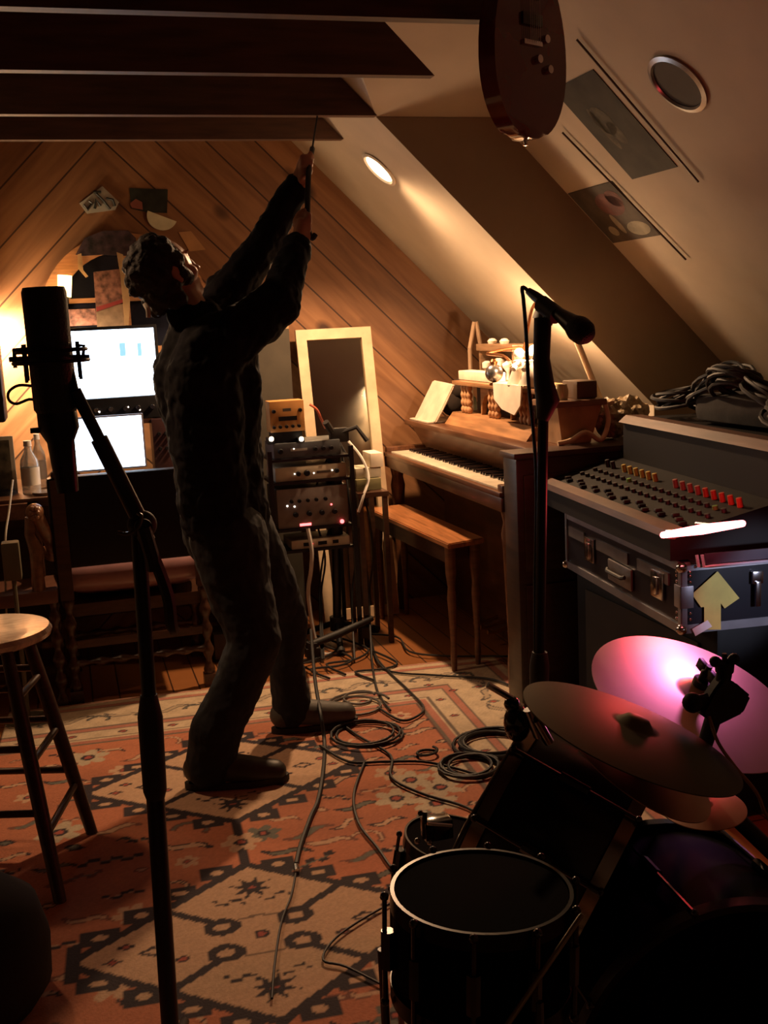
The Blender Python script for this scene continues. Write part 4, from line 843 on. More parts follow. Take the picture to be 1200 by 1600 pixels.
# ================================================================== RIGHT SIDE: CABINET, AMP, FLIGHT CASE, MIXING DESK
t = thing('speaker_cabinet', 'tall narrow dark wood cabinet standing between the piano end and the mixing desk', 'cabinet', (1.6, 3.42, 0))
bm = nb(); box(bm, (1.425, 3.40, .03), (1.95, 3.515, .885), bev=.008); obj('body', bm, wood('cabinet_wood', (.030, .014, .008), .4), t)
bm = nb(); box(bm, (1.415, 3.39, .885), (1.96, 3.522, .905), bev=.004); obj('top', bm, wood('cabinet_top', (.055, .026, .016), .4), t)
bm = nb(); box(bm, (1.435, 3.41, 0), (1.94, 3.505, .03)); obj('plinth', bm, darkwood(), t)
for z in (.12, .50): bm = nb(); box(bm, (1.45, 3.392, z), (1.93, 3.399, z + .33), bev=.002); obj('door', bm, wood('cabinet_door', (.035, .016, .009), .4), t)
t = thing('amplifier', 'black amplifier cabinet under the flight case', 'amplifier', (1.8, 2.85, 0))
bm = nb(); box(bm, (1.56, 2.42, .02), (2.10, 3.24, .552), bev=.012); obj('cabinet', bm, blk(), t)
bm = nb(); box(bm, (1.553, 2.50, .08), (1.559, 3.16, .48)); obj('grille', bm, mat('grille_cloth', (.025, .018, .014), .9), t)
for x in (1.6, 2.06):
    for y in (2.47, 3.19): bm = nb(); cyl(bm, (x, y, 0), (x, y, .02), .02, 10); obj('foot', bm, rubber(), t)
# flight case, local frame: origin at near left bottom corner, u along its length (away), w to the right
O = V((1.419, 2.357, .56)); uE = (V((1.492, 3.167, 0)) - V((1.419, 2.357, 0))); L_ = uE.length; ud = uE.normalized()
wd = V((ud.y, -ud.x, 0)); wd = (wd + V((0, -.18, 0))).normalized(); wd = V((ud.y, -ud.x, 0))
Mc = Matrix(((wd.x, ud.x, 0, O.x), (wd.y, ud.y, 0, O.y), (0, 0, 1, O.z), (0, 0, 0, 1)))
CW, CL, CH = .60, L_, .178
t = thing('flight_case', 'black flight case with metal edges and a yellow tape arrow on its end', 'case', O)
laminate = mat('case_laminate', (.012, .012, .020), .3, coat=.15)
bm = nb(); box(bm, (.002, .002, 0), (CW, CL, CH), Mc); obj('body', bm, laminate, t, False)
bm = nb(); e = .020
for (lo, hi) in (((0, 0, -.002), (CW, .004, e)), ((0, -.002, CH - e), (CW, .003, CH + .002)), ((-.002, 0, -.002), (.003, CL, e)), ((-.002, 0, CH - e), (.003, CL, CH + .002)), ((-.003, 0, 0), (.003, .014, CH)), ((0, -.003, 0), (.014, .003, CH)), ((-.003, CL - .014, 0), (.003, CL, CH))): box(bm, lo, hi, Mc)
obj('edge_trim', bm, alu(), t, False)
bm = nb(); box(bm, (-.003, .07, CH * .60), (.0025, CL * .32, CH * .78), Mc); box(bm, (-.003, CL * .40, CH * .60), (.0025, CL * .68, CH * .78), Mc); box(bm, (-.003, CL * .80, CH * .60), (.0025, CL * .96, CH * .78), Mc); obj('tongue_trim', bm, mat('dull_alu', (.22, .20, .20), .4, .7), t, False)
for y in (CL * .16, CL * .74):
    bm = nb(); box(bm, (-.008, y - .035, CH * .34), (.001, y + .035, CH * .74), Mc, .003); box(bm, (-.014, y - .012, CH * .40), (-.006, y + .012, CH * .66), Mc, .003); obj('latch', bm, chrome(), t)
bm = nb(); box(bm, (-.007, CL * .36, CH * .22), (.001, CL * .56, CH * .56), Mc, .003); obj('handle_dish', bm, mat('dull_alu', (.22, .20, .20), .4, .7), t)
bm = nb(); tube(bm, [Mc @ V((-.016, CL * .385, CH * .42)), Mc @ V((-.022, CL * .40, CH * .40)), Mc @ V((-.022, CL * .52, CH * .40)), Mc @ V((-.016, CL * .535, CH * .42))], .006, 8); obj('handle', bm, rubber(), t)
bm = nb(); box(bm, (-.006, -.006, CH * .36), (.030, .001, CH * .68), Mc, .002); box(bm, (-.006, -.006, CH * .36), (.001, .03, CH * .68), Mc, .002); obj('corner_plate', bm, alu(), t)
for (x, y, z) in ((0, 0, .01), (0, 0, CH - .01), (0, CL, .008), (CW, 0, .01)):
    bm = nb(); ball(bm, Mc @ V((x, y, z)), .014, n=14); obj('ball_corner', bm, chrome(), t)
bm = nb()
for z in (.035, .05, .13, .145, .155):
    for x in (.022,): ball(bm, Mc @ V((x, -.003, z)), .0042, n=8)
    ball(bm, Mc @ V((-.003, .02, z)), .0042, n=8)
for x in (.036, .05): ball(bm, Mc @ V((x, -.003, CH - .01)), .0042, n=8)
obj('rivets', bm, chrome(), t)
bm = nb(); box(bm, (.185, -.010, CH * .62), (.215, .001, CH * .80), Mc, .003); box(bm, (.192, -.016, CH * .30), (.206, -.004, CH * .66), Mc, .003); obj('latch', bm, chrome(), t)
# tape arrow on the end (traced on its own plane)
def on_end(x, y, l=.0):
    n = -ud; d = ray(x, y); C0 = V((0, 0, CZ)); tt = ((O - C0).dot(n)) / d.dot(n); return C0 + d * tt + n * l
def tape(name, px, m, l0=.0035, l1=.0045):
    bm = nb(); a_ = [bm.verts.new(on_end(x, y, l0)) for x, y in px]; b_ = [bm.verts.new(on_end(x, y, l1)) for x, y in px]; n = len(px); bm.faces.new(a_[::-1]); bm.faces.new(b_)
    for i in range(n): bm.faces.new((a_[i], a_[(i + 1) % n], b_[(i + 1) % n], b_[i]))
    return obj(name, bm, m, t, False)
tape('yellow_tape_arrow', [(1120, 892), (1154, 934), (1131, 950), (1125, 942), (1125, 983), (1099, 983), (1099, 948), (1094, 948), (1080, 928)], mat('yellow_tape', (.62, .50, .13), .6))
tape('white_tape', [(1080, 982), (1104, 968), (1111, 978), (1085, 993)], mat('white_tape', (.8, .8, .85), .5), .0047, .0057)
# mixing desk on the case
Mx = Mc @ Matrix.Translation((0, 0, CH + .004))
t = thing('mixing_desk', 'wide dark mixing desk with rows of coloured knobs on top of the flight case', 'mixing desk', Mx @ V((.3, .5, 0)))
y0, y1 = .02, 1.015
Mq = Mx @ Matrix(((1, 0, 0, 0), (0, 0, 1, 0), (0, 1, 0, 0), (0, 0, 0, 1)))
dkm = mat('desk_black', (.0045, .003, .003), .6)
bm = nb(); prism(bm, [(-.02, .0), (.62, .0), (.62, .15), (.27, .125), (.02, .070), (-.02, .060)], y0, y1, Mq); obj('chassis', bm, dkm, t, False)
bm = nb(); prism(bm, [(-.030, .058), (-.010, .055), (.022, .076), (.010, .084), (-.026, .076)], y0 - .004, y1 + .004, Mq); obj('armrest', bm, wood('armrest_wood', (.13, .065, .045), .45), t)
bm = nb(); prism(bm, [(.275, .12), (.62, .14), (.62, .262), (.30, .262), (.275, .248)], y0 + .02, y1 - .02, Mq); obj('meter_bridge', bm, dkm, t, False)
bm = nb(); prism(bm, [(.258, .250), (.272, .246), (.300, .2625), (.34, .2625), (.34, .270), (.285, .272)], y0 + .02, y1 - .02, Mq); obj('bridge_rail', bm, wood('armrest_wood', (.13, .065, .045), .45), t)
def desk_pt(a, b): return Mx @ V((a, b, .070 + (a - .02) * .055 / .25))
cols = [mat('knob_yellow', (.50, .36, .08), .45), mat('knob_red', (.55, .07, .03), .45), mat('knob_green', (.15, .32, .06), .45), mat('knob_grey', (.030, .024, .020), .5), mat('knob_pink', (.42, .15, .12), .45)]
upn = (Mx.to_3x3() @ V((-.20, 0, 1))).normalized()
for r_, a in enumerate((.20, .155, .11)):
    for k in range(20):
        b = y0 + .06 + k * .0455
        if r_ == 0: c_ = cols[1] if k < 5 else (cols[4] if k < 9 else (cols[0] if 10 < k < 17 else cols[3]))
        else: c_ = cols[2] if (k in (1, 13) and r_ == 1) else cols[3]
        if r_ == 0 and k in (9, 10, 17): continue
        bm = nb(); lathe(bm, [(0, 0), (.008, 0), (.0075, .024 if r_ == 0 else .010), (0, .026 if r_ == 0 else .011)], axisM(desk_pt(a, b), upn), 10); obj('knob', bm, c_, t)
for k in range(20):
    b = y0 + .06 + k * .0455; a = .04 + .03 * ((k * 7) % 5) / 5; p = desk_pt(a, b); bm = nb(); box(bm, (-.008, -.006, 0), (.012, .006, .010), Matrix.Translation(p), .002); obj('fader_cap', bm, cols[3] if k % 3 else blk(), t)
# glowing red tube with bracket and silver edged unit in front
p0, p1 = aY(1036, 836, 2.27), aY(1160, 818, 2.20)
t = thing('red_light_tube', 'glowing red tube light at the near corner of the mixing desk', 'light', (p0 + p1) / 2)
bm = nb(); tube(bm, [p0, p0.lerp(p1, .5), p1], [.0075, .012, .0080], 14); ball(bm, p0, .0075, n=10); ball(bm, p1, .0080, n=10); obj('tube', bm, mat('red_glow', (1, .3, .3), .4, emit=(1, .16, .17), es=14), t)
for k_, e_ in ((.25, .07), (.75, .11)): bm = nb(); tube(bm, [p0.lerp(p1, k_) + V((0, .01, 0)), p0.lerp(p1, k_) + V((0, e_, -.01))], .005, 8); obj('bracket', bm, chrome(), t)
light('red_tube_light', 'AREA', p0.lerp(p1, .5) + V((0, -.02, .0)), .45, (1, .12, .12), .10, aim=p0.lerp(p1, .5) + V((0, -.6, -.45)))
light('red_tube_back_light', 'POINT', p0.lerp(p1, .3) + V((-.02, -.035, .06)), 1.7, (1, .05, .05), .02)
t = thing('rack_tray', 'dark tray with a bright silver edge on the case end below the red tube', 'tray', O)
bm = nb(); box(bm, (.02, -.07, .0), (.46, .005, .006), Mc @ Matrix.Translation((0, 0, CH + .003)), .002); obj('tray', bm, laminate, t)
bm = nb(); a = Mc @ V((.018, -.072, CH + .035)); b = Mc @ V((.022, -.074, CH + .006)); c = Mc @ V((.46, -.074, CH + .004)); tube(bm, [a, b, b.lerp(c, .04), c], .004, 8); tube(bm, [a + V((-.012, .004, 0)), b + V((-.012, .004, 0))], .004, 8); obj('silver_edge', bm, mat('silver_edge', (.62, .62, .75), .35, .3), t)
bm = nb(); box(bm, (.03, -.066, .0065), (.45, -.060, .032), Mc @ Matrix.Translation((0, 0, CH + .003))); obj('panel', bm, mat('smoked_panel', (.06, .045, .07), .25, coat=.4), t)
# cables heaped on the desk bridge
zc = (Mx @ V((0, 0, .285))).z
def coil(label, c, r, turns, rs, seed, m=None, group=None, squash=1.0, tilt=0, zr=.012):
    rd = random.Random(seed); pts = []
    n = int(turns * 18)
    for i in range(n):
        a = 2 * math.pi * i / 18; rr = r * (1 + .14 * math.sin(a * .37 + seed) + .10 * math.sin(a * .83))
        pts.append(V(c) + V((rr * math.cos(a) * squash, rr * math.sin(a), rs + zr * (.5 + .5 * math.sin(a * .61 + seed)) + tilt * math.cos(a + seed))))
    bm = nb(); tube(bm, pts, rs, 6); return tag(obj('cable_coil', bm, m or rubber()), label, 'cable', group)
HEAP = ('black cable coil at the left far end of the heap on the mixing desk', 'upper black cable coil rising highest in the heap on the mixing desk', 'black cable coil in the middle of the heap, over the soft bag', 'black cable coil toward the right of the heap on the mixing desk', 'black cable coil nearest the camera in the heap on the mixing desk', 'small black cable coil at the back of the heap against the slope')
for i, (a, b, r, tl) in enumerate(((.42, .88, .09, .015), (.46, .66, .12, .045), (.42, .48, .11, .055), (.44, .30, .11, .04), (.40, .14, .10, .02), (.52, .78, .10, .05))):
    p = Mx @ V((a, b, .282)); coil(HEAP[i], (p.x, p.y, p.z + tl), r, 5.3, .006, i + 1, None, 'cable coils heaped on the mixing desk', .7, tl, .05)
bm = nb(); p = Mx @ V((.46, .45, .271)); box(bm, (p.x - .07, p.y - .24, p.z), (p.x + .10, p.y + .24, p.z + .085), bev=.03); tag(obj('gig_bag', bm, mat('black_cloth', (.012, .009, .008), .9)), 'dark soft bag buried in the cable heap on the mixing desk', 'bag')
# ================================================================== MICROPHONES
# straight stand with handheld microphone, right of the piano
t = thing('microphone_stand', 'tall straight black microphone stand in front of the flight case', 'stand', (.96, 2.2, 0))
tp = aY(851, 505, 2.2); bs = aY(843, 1035, 2.2); d = (bs - tp); bfl = tp + d * (tp.z / (tp.z - bs.z))
bm = nb(); tube(bm, [bfl, tp.lerp(bfl, .60)], .0155, 16); obj('lower_tube', bm, mat('gloss_black_metal', (.01, .01, .014), .15, .5), t)
bm = nb(); tube(bm, [tp.lerp(bfl, .58), tp], .0115, 16); obj('upper_tube', bm, blkm(), t)
bm = nb(); M = axisM(tp.lerp(bfl, .60), tp - bfl); lathe(bm, [(0, -.01), (.021, -.01), (.022, .05), (.017, .08), (0, .08)], M, 16); obj('clutch', bm, rubber(), t)
bm = nb(); tube(bm, [tp + V((-.004, 0, .01)), aY(846, 560, 2.19), aY(850, 600, 2.19), aY(856, 625, 2.19), aY(848, 655, 2.2)], [.019, .018, .022, .026, .014], 12); obj('cable_wrap', bm, rubber(), t)
bm = nb(); lathe(bm, [(0, 0), (.125, 0), (.128, .012), (.09, .028), (.03, .034), (0, .034)], Matrix.Translation((bfl.x, bfl.y, .0)), 32); obj('base', bm, blkm(), t)
t = thing('microphone', 'black handheld microphone pointing down to the right on the tall stand', 'microphone', tp)
mt, mh = aY(826, 455, 2.26), aY(915, 522, 2.08)
dd = (mh - mt)
bm = nb(); tube(bm, [mt, mt + dd * .12, mt + dd * .55, mt + dd * .78, mt + dd * .84], [.008, .011, .014, .021, .024], 18); obj('handle', bm, blkm(), t)
bm = nb(); M = axisM(mt + dd * .82, dd); lathe(bm, [(0, 0), (.024, 0), (.0275, .012), (.0275, .020), (.026, .034), (.018, .046), (0, .052)], M, 22); obj('grille', bm, mat('mic_grille', (.02, .02, .022), .5, .6, bump=.4, scale=300), t)
bm = nb(); pc = mt + dd * .40; tube(bm, [pc - dd * .16 + V((0, 0, -.006)), pc + dd * .12 + V((0, 0, -.006))], .019, 14); tube(bm, [pc + V((0, 0, -.01)), tp + V((.005, 0, .0))], .013, 12); obj('clip', bm, rubber(), t)
q = [mt, aY(816, 449, 2.27), aY(818, 470, 2.25), aY(822, 520, 2.23), aY(826, 600, 2.22), aY(834, 680, 2.215), aY(838, 760, 2.215), aY(836, 900, 2.215), V((bfl.x - .03, bfl.y - .03, .05)), V((bfl.x - .16, bfl.y + .04, .014))]
path_cable('black cable running from the handheld microphone down the tall stand', q, .0042)
# large studio microphone on boom, foreground left
YS = 1.8
t = thing('microphone_stand', 'black boom microphone stand in the left foreground crossing the rug', 'stand', (.07, YS, 0))
pt = aY(214, 800, YS); pb = aY(265, 1590, YS); d = pb - pt; bfl = pt + d * (pt.z / (pt.z - pb.z))
def pp(k): return pt.lerp(bfl, k)
def ky(y): z = aY(235, y, YS).z; return (pt.z - z) / pt.z
bm = nb(); tube(bm, [pt, pp(ky(870)), pp(ky(1090))], [.011, .0125, .0125], 14); obj('upper_tube', bm, blkm(), t)
bm = nb(); tube(bm, [pp(ky(1085)), pp(ky(1120)), pp(ky(1235)), pp(ky(1250))], [.014, .021, .020, .015], 14); obj('clutch', bm, rubber(), t)
bm = nb(); tube(bm, [pp(ky(1240)), bfl], .0155, 14); obj('lower_tube', bm, blkm(), t)
for k in range(3):
    a = math.radians(200 + 120 * k); bm = nb(); tube(bm, [pp(.90), bfl + V((math.cos(a) * .24, math.sin(a) * .24, .012))], .010, 10); obj('leg', bm, blkm(), t)
bt = aY(117, 610, YS - .02); be = aY(222, 820, YS)
bm = nb(); tube(bm, [bt, be + (be - bt) * .12], .0095, 12); tube(bm, [bt.lerp(be, .35), be], .0135, 12); obj('boom_arm', bm, blkm(), t)
bm = nb(); ball(bm, be, .024, (1, .8, 1)); cyl(bm, be + V((0, -.03, 0)), be + V((0, .03, 0)), .014); tube(bm, [be + V((.0, -.03, .0)), be + V((.01, -.03, -.05)), be + V((.012, -.028, -.07))], .012, 8); obj('boom_clutch', bm, rubber(), t)
path_cable('short shiny loop of cable at the joint of the foreground boom stand', [aY(185, 832, YS - .03), aY(200, 834, YS - .04), aY(215, 825, YS - .04), aY(221, 808, YS - .03), aY(216, 802, YS - .02)], .0035, mat('shiny_cable', (.10, .09, .07), .25))
path_cable('black cable hanging from the foreground boom stand clutch', [aY(222, 835, YS - .02), aY(240, 870, YS - .03), aY(262, 930, YS - .03), aY(268, 975, YS - .02), aY(272, 984, YS)], .010)
t = thing('studio_microphone', 'large black studio microphone in a shock mount hanging in the left foreground', 'microphone', aY(75, 560, YS))
m0, m1 = aY(68, 452, YS), aY(88, 640, YS); ax = (m1 - m0)
bm = nb(); M = axisM(m0, ax); R0 = .0335
lathe(bm, [(0, -.004), (R0 * .92, -.003), (R0, .004), (R0, ax.length * .99), (R0 * .90, ax.length * 1.02), (0, ax.length * 1.02)], M, 28); obj('body', bm, mat('mic_black', (.010, .010, .013), .45, bump=.2, scale=200), t)
bm = nb(); m2 = aY(103, 745, YS); lathe(bm, [(0, 0), (.030, 0), (.031, .03), (.021, .05), (.019, .09), (.0165, .13), (0, .13)], axisM(m1, m2 - m1), 20); obj('lower_body', bm, blkm(), t)
bm = nb(); 
for y, rr in ((548, .052), (565, .056)):
    c = aY(80, y, YS); M = axisM(c, ax); n = 36
    pts = [M @ V((rr * math.cos(2 * math.pi * k / n), rr * math.sin(2 * math.pi * k / n), 0)) for k in range(n + 1)]; tube(bm, pts, .0032, 6)
for a in (0, 90, 180, 270):
    M = axisM(aY(80, 548, YS), ax); v = V((.056 * math.cos(math.radians(a + 45)), .056 * math.sin(math.radians(a + 45)), 0)); tube(bm, [M @ (v + V((0, 0, -.012))), M @ (v + V((0, 0, .045)))], .003, 6)
tube(bm, [aY(106, 560, YS), bt], .006, 8)
obj('shock_mount', bm, blkm(), t)
bm = nb(); tube(bm, [aY(14, 562, YS), aY(48, 560, YS)], .004, 8); tube(bm, [aY(20, 548, YS), aY(50, 545, YS)], .0035, 8); tube(bm, [aY(22, 545, YS), aY(24, 575, YS)], .003, 8); tube(bm, [aY(108, 558, YS), aY(140, 558, YS)], .004, 8); tube(bm, [aY(118, 540, YS), aY(131, 540, YS), aY(130, 556, YS)], .0028, 8); obj('mount_knob', bm, rubber(), t)
bm = nb(); box(bm, (-.012, -.008, -.008), (.012, .008, .008), Matrix.Translation(aY(108, 670, YS - .0)), .002); box(bm, (-.012, -.008, -.004), (.010, .008, .004), Matrix.Translation(aY(60, 672, YS)), .001); obj('switch', bm, blkm(), t)
path_cable('black cable looping out at the left of the studio microphone', [aY(56, 604, YS + .01), aY(30, 602, YS + .01), aY(14, 612, YS + .01), aY(14, 625, YS + .01), aY(26, 631, YS + .01), aY(50, 624, YS + .01), aY(72, 640, YS + .02)], .0025)

# ================================================================== HANGING GUITAR (top)
t = thing('guitar', 'glossy dark red guitar body hanging from the ceiling beside the beams', 'guitar', (1.17, 2.68, 2.0))
gw = mat('guitar_red', (.10, .009, .005), .14, 0, .3, 4, .8)
gc = aY(818, 95, 2.66)
Rz = Euler((math.radians(0), 0, math.radians(27))).to_matrix().to_4x4(); Mg = Matrix.Translation(gc) @ Rz
outl = []
for k in range(48):
    a = 2 * math.pi * k / 48; x = math.cos(a); z = math.sin(a)
    wdt = .137 * (1 - .0 * z); 
    if z > 0: hh = .27; wdt = .137 * (1 - .25 * z * z)
    else: hh = .188
    outl.append((wdt * (abs(x) ** .9) * (1 if x >= 0 else -1), hh * (abs(z) ** .95) * (1 if z >= 0 else -1)))
bm = nb(); Mgz = Mg @ Matrix(((1, 0, 0, 0), (0, 0, 1, 0), (0, 1, 0, 0), (0, 0, 0, 1)))
prism(bm, outl, -.026, .026, Mgz)
bmesh.ops.bevel(bm, geom=[e for e in bm.edges if len(e.link_faces) == 2 and any(len(f.verts) > 8 for f in e.link_faces)], offset=.016, segments=4, affect='EDGES', profile=.6)
obj('body', bm, gw, t, angle=60)
for (x, z, r, nm, mm) in ((.02, .0, .011, 'knob', chrome()), (.05, .05, .011, 'knob', chrome()), (.06, -.02, .011, 'knob', chrome())):
    bm = nb(); lathe(bm, [(0, 0), (r, 0), (r * .9, .012), (0, .014)], axisM(Mg @ V((x, -.026, z)), Mg.to_3x3() @ V((0, -1, 0))), 14); obj(nm, bm, mm, t)
bm = nb(); box(bm, (-.035, -.034, .03), (.035, -.0255, .042), Mg, .002); obj('bridge', bm, chrome(), t)
for z in (.075, .14): bm = nb(); box(bm, (-.038, -.034, z), (.038, -.0255, z + .03), Mg, .004); obj('pickup', bm, blkg(), t)
bm = nb(); lathe(bm, [(0, 0), (.006, 0), (.004, .01), (.008, .014), (0, .016)], axisM(Mg @ V((0, 0, -.187)), (0, 0, -1)), 12); obj('strap_button', bm, chrome(), t)
bm = nb(); box(bm, (-.022, -.038, .20), (.022, -.014, .50), Mg, .006); obj('neck', bm, darkwood(), t)
for k in range(6):
    bm = nb(); x = -.018 + k * .0072; tube(bm, [Mg @ V((x, -.040, .036)), Mg @ V((x, -.041, .49))], .0006, 4); obj('string', bm, chrome(), t)
bm = nb(); tube(bm, [Mg @ V((0, -.026, .495)), V((gc.x, gc.y, 2.562))], .004, 6); obj('hanger', bm, blkm(), t)
# ================================================================== DRUM KIT
def view_disc(px, Y, a_dir, sinphi):
    """frame of a disc whose long axis runs along a_dir and which is seen at the given opening"""
    c = aY(px[0], px[1], Y); v = (c - V((0, 0, CZ))).normalized(); a = V(a_dir); a = (a - v * a.dot(v)).normalized()
    up = a.cross(v); up = up if up.z > 0 else -up
    cosphi = math.sqrt(1 - sinphi ** 2); n = (up * cosphi - v * sinphi).normalized()
    return c, n, a
def cymbal(name, label, c, n, R, m, bell=.16, droop=.10):
    t = thing(name, label, 'cymbal', c); M = axisM(c, n)
    pr = [(0, R * .13), (R * bell * .6, R * .115), (R * bell, R * .05)]
    for k in range(1, 15): rr = R * (bell + (1 - bell) * k / 14); pr.append((rr, R * (.05 - droop * (k / 14) ** 1.6)))
    pr2 = [(r, z - .0016) for r, z in pr[::-1]]
    bm = nb(); lathe(bm, pr + pr2, M, 72); obj('bow', bm, m, t, angle=60)
    return t, M
def cym_mat(name, col, rough):
    m = mat(name, col, rough, 1, .12, 4); nt = m.node_tree; N = nt.nodes; L = nt.links
    return m
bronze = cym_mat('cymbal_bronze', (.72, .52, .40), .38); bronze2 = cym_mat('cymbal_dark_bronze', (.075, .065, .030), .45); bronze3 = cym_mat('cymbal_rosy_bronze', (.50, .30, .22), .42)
def felt_top(M, R, t):
    bm = nb(); lathe(bm, [(0, R * .12), (.018, R * .12), (.018, R * .12 + .012), (0, R * .12 + .012)], M, 16); obj('felt', bm, rubber(), t)
    bm = nb(); lathe(bm, [(0, R * .12 + .012), (.010, R * .12 + .012), (.011, R * .12 + .03), (.006, R * .12 + .034), (.006, R * .12 + .045), (0, R * .12 + .045)], M, 14)
    for s in (-1, 1): box(bm, (s * .006 if s > 0 else -.030, -.005, R * .12 + .022), (.030 if s > 0 else -.006, .005, R * .12 + .042), M, .002)
    obj('wing_nut', bm, blkm(), t)
# pink lit ride
c, n, a = view_disc((1088, 1086), 1.78, (1, 0, -.58), .50)
tR, MR = cymbal('ride_cymbal', 'large cymbal glowing pink at the right, farthest back of the cymbals', c, n, 0.203, bronze, .17)
felt_top(MR, 0.203, tR)
# dark bronze crash in front
c2_, n2, a2 = view_disc((990, 1140), 1.37, (.867, 0, -.50), .28)
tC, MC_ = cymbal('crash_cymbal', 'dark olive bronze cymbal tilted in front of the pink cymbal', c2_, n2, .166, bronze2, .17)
# lower hi hat lit red
c3_, n3, a3 = view_disc((1000, 1184), 1.43, (.75, 0, -.66), .36)
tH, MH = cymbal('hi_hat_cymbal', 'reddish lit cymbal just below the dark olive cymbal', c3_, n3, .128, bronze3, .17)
c4_, n4, a4 = view_disc((1098, 1258), 1.42, (.95, 0, -.25), .50)
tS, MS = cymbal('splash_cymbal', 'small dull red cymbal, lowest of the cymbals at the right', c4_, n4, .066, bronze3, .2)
def stand_to_floor(name, label, top, drop_xy, legs=True, r=.010, rot=.5):
    b = V((drop_xy[0], drop_xy[1], 0)); h = V((b.x, b.y, max(.25, top.z - .22)))
    t = thing(name, label, 'stand', b)
    bm = nb(); tube(bm, [b + V((0, 0, .05)), h], r * 1.25, 12); obj('lower_tube', bm, chrome(), t)
    bm = nb(); tube(bm, [h, top], r * .75, 10); ball(bm, h, r * 2, n=10); obj('boom', bm, chrome(), t)
    if legs:
        for k in range(3):
            a = rot + 2 * math.pi * k / 3; e = b + V((math.cos(a) * .24, math.sin(a) * .24, .012)); bm = nb(); tube(bm, [b + V((0, 0, .22)), e], .008, 8); l = obj('leg', bm, chrome(), t)
            bm = nb(); tube(bm, [e + V((0, 0, .03)) * .4, e], .012, 8); obj('rubber_foot', bm, rubber(), l)
    return t
stand_to_floor('cymbal_stand', 'chrome stand carrying the large pink lit cymbal', MR @ V((0, 0, -.005)), (1.22, 2.0), rot=.2)
stand_to_floor('cymbal_stand', 'chrome stand carrying the dark olive cymbal', MC_ @ V((0, 0, .014)), (1.06, 1.72), rot=.9)
# dark tilter block with wing nut seen against the pink cymbal
t = thing('boom_tilter', 'black cymbal boom tilter with a wing nut silhouetted against the pink cymbal', 'clamp', aY(1130, 1075, 1.45))
c = aY(1125, 1088, 1.45)
bm = nb(); prism(bm, [(-.040, -.020), (-.020, .012), (.0, .034), (.022, .022), (.050, -.004), (.036, -.030), (-.010, -.044)], -.012, .012, Matrix.Translation(c) @ Matrix(((1, 0, 0, 0), (0, 0, 1, 0), (0, 1, 0, 0), (0, 0, 0, 1)))); bmesh.ops.bevel(bm, geom=bm.edges[:], offset=.004, segments=2, affect='EDGES'); obj('block', bm, rubber(), t)
bm = nb(); w0 = aY(1132, 1050, 1.45); cyl(bm, c, w0, .012, 12); lathe(bm, [(0, 0), (.014, 0), (.015, .012), (0, .014)], axisM(w0, (0, 0, 1)), 12)
for s in (-1, 1): tube(bm, [w0 + V((0, 0, .006)), w0 + V((s * .016, 0, .020))], [.007, .008], 8); ball(bm, w0 + V((s * .017, 0, .019)), .009, n=8)
tube(bm, [w0, w0 + V((0, 0, .030))], .004, 6); obj('wing_nut', bm, rubber(), t)
bm = nb(); ball(bm, aY(1082, 1098, 1.45), .016, n=12); tube(bm, [aY(1082, 1098, 1.45), c], .010, 8); obj('ball_joint', bm, rubber(), t)
bm = nb(); tube(bm, [c, aY(1085, 1215, 1.47), V((1.20, 1.42, .30))], .014, 10); obj('pole', bm, rubber(), t)
for k in range(3):
    a = 1.2 + 2 * math.pi * k / 3; bm = nb(); tube(bm, [V((1.20, 1.42, .32)), V((1.20 + math.cos(a) * .14, 1.42 + math.sin(a) * .14, .012))], .009, 8); obj('leg', bm, chrome(), t)
path_cable('thin orange lit cable running down from the black boom tilter', [aY(1108, 1120, 1.43), aY(1122, 1160, 1.40), aY(1150, 1200, 1.38), aY(1183, 1240, 1.38), aY(1215, 1300, 1.40), V((1.22, 1.45, .30)), V((1.26, 1.50, .015))], .0030, mat('tan_cable', (.40, .22, .08), .5))
shell = mat('drum_black', (.004, .003, .004), .30, 0, .2, 6, .12)
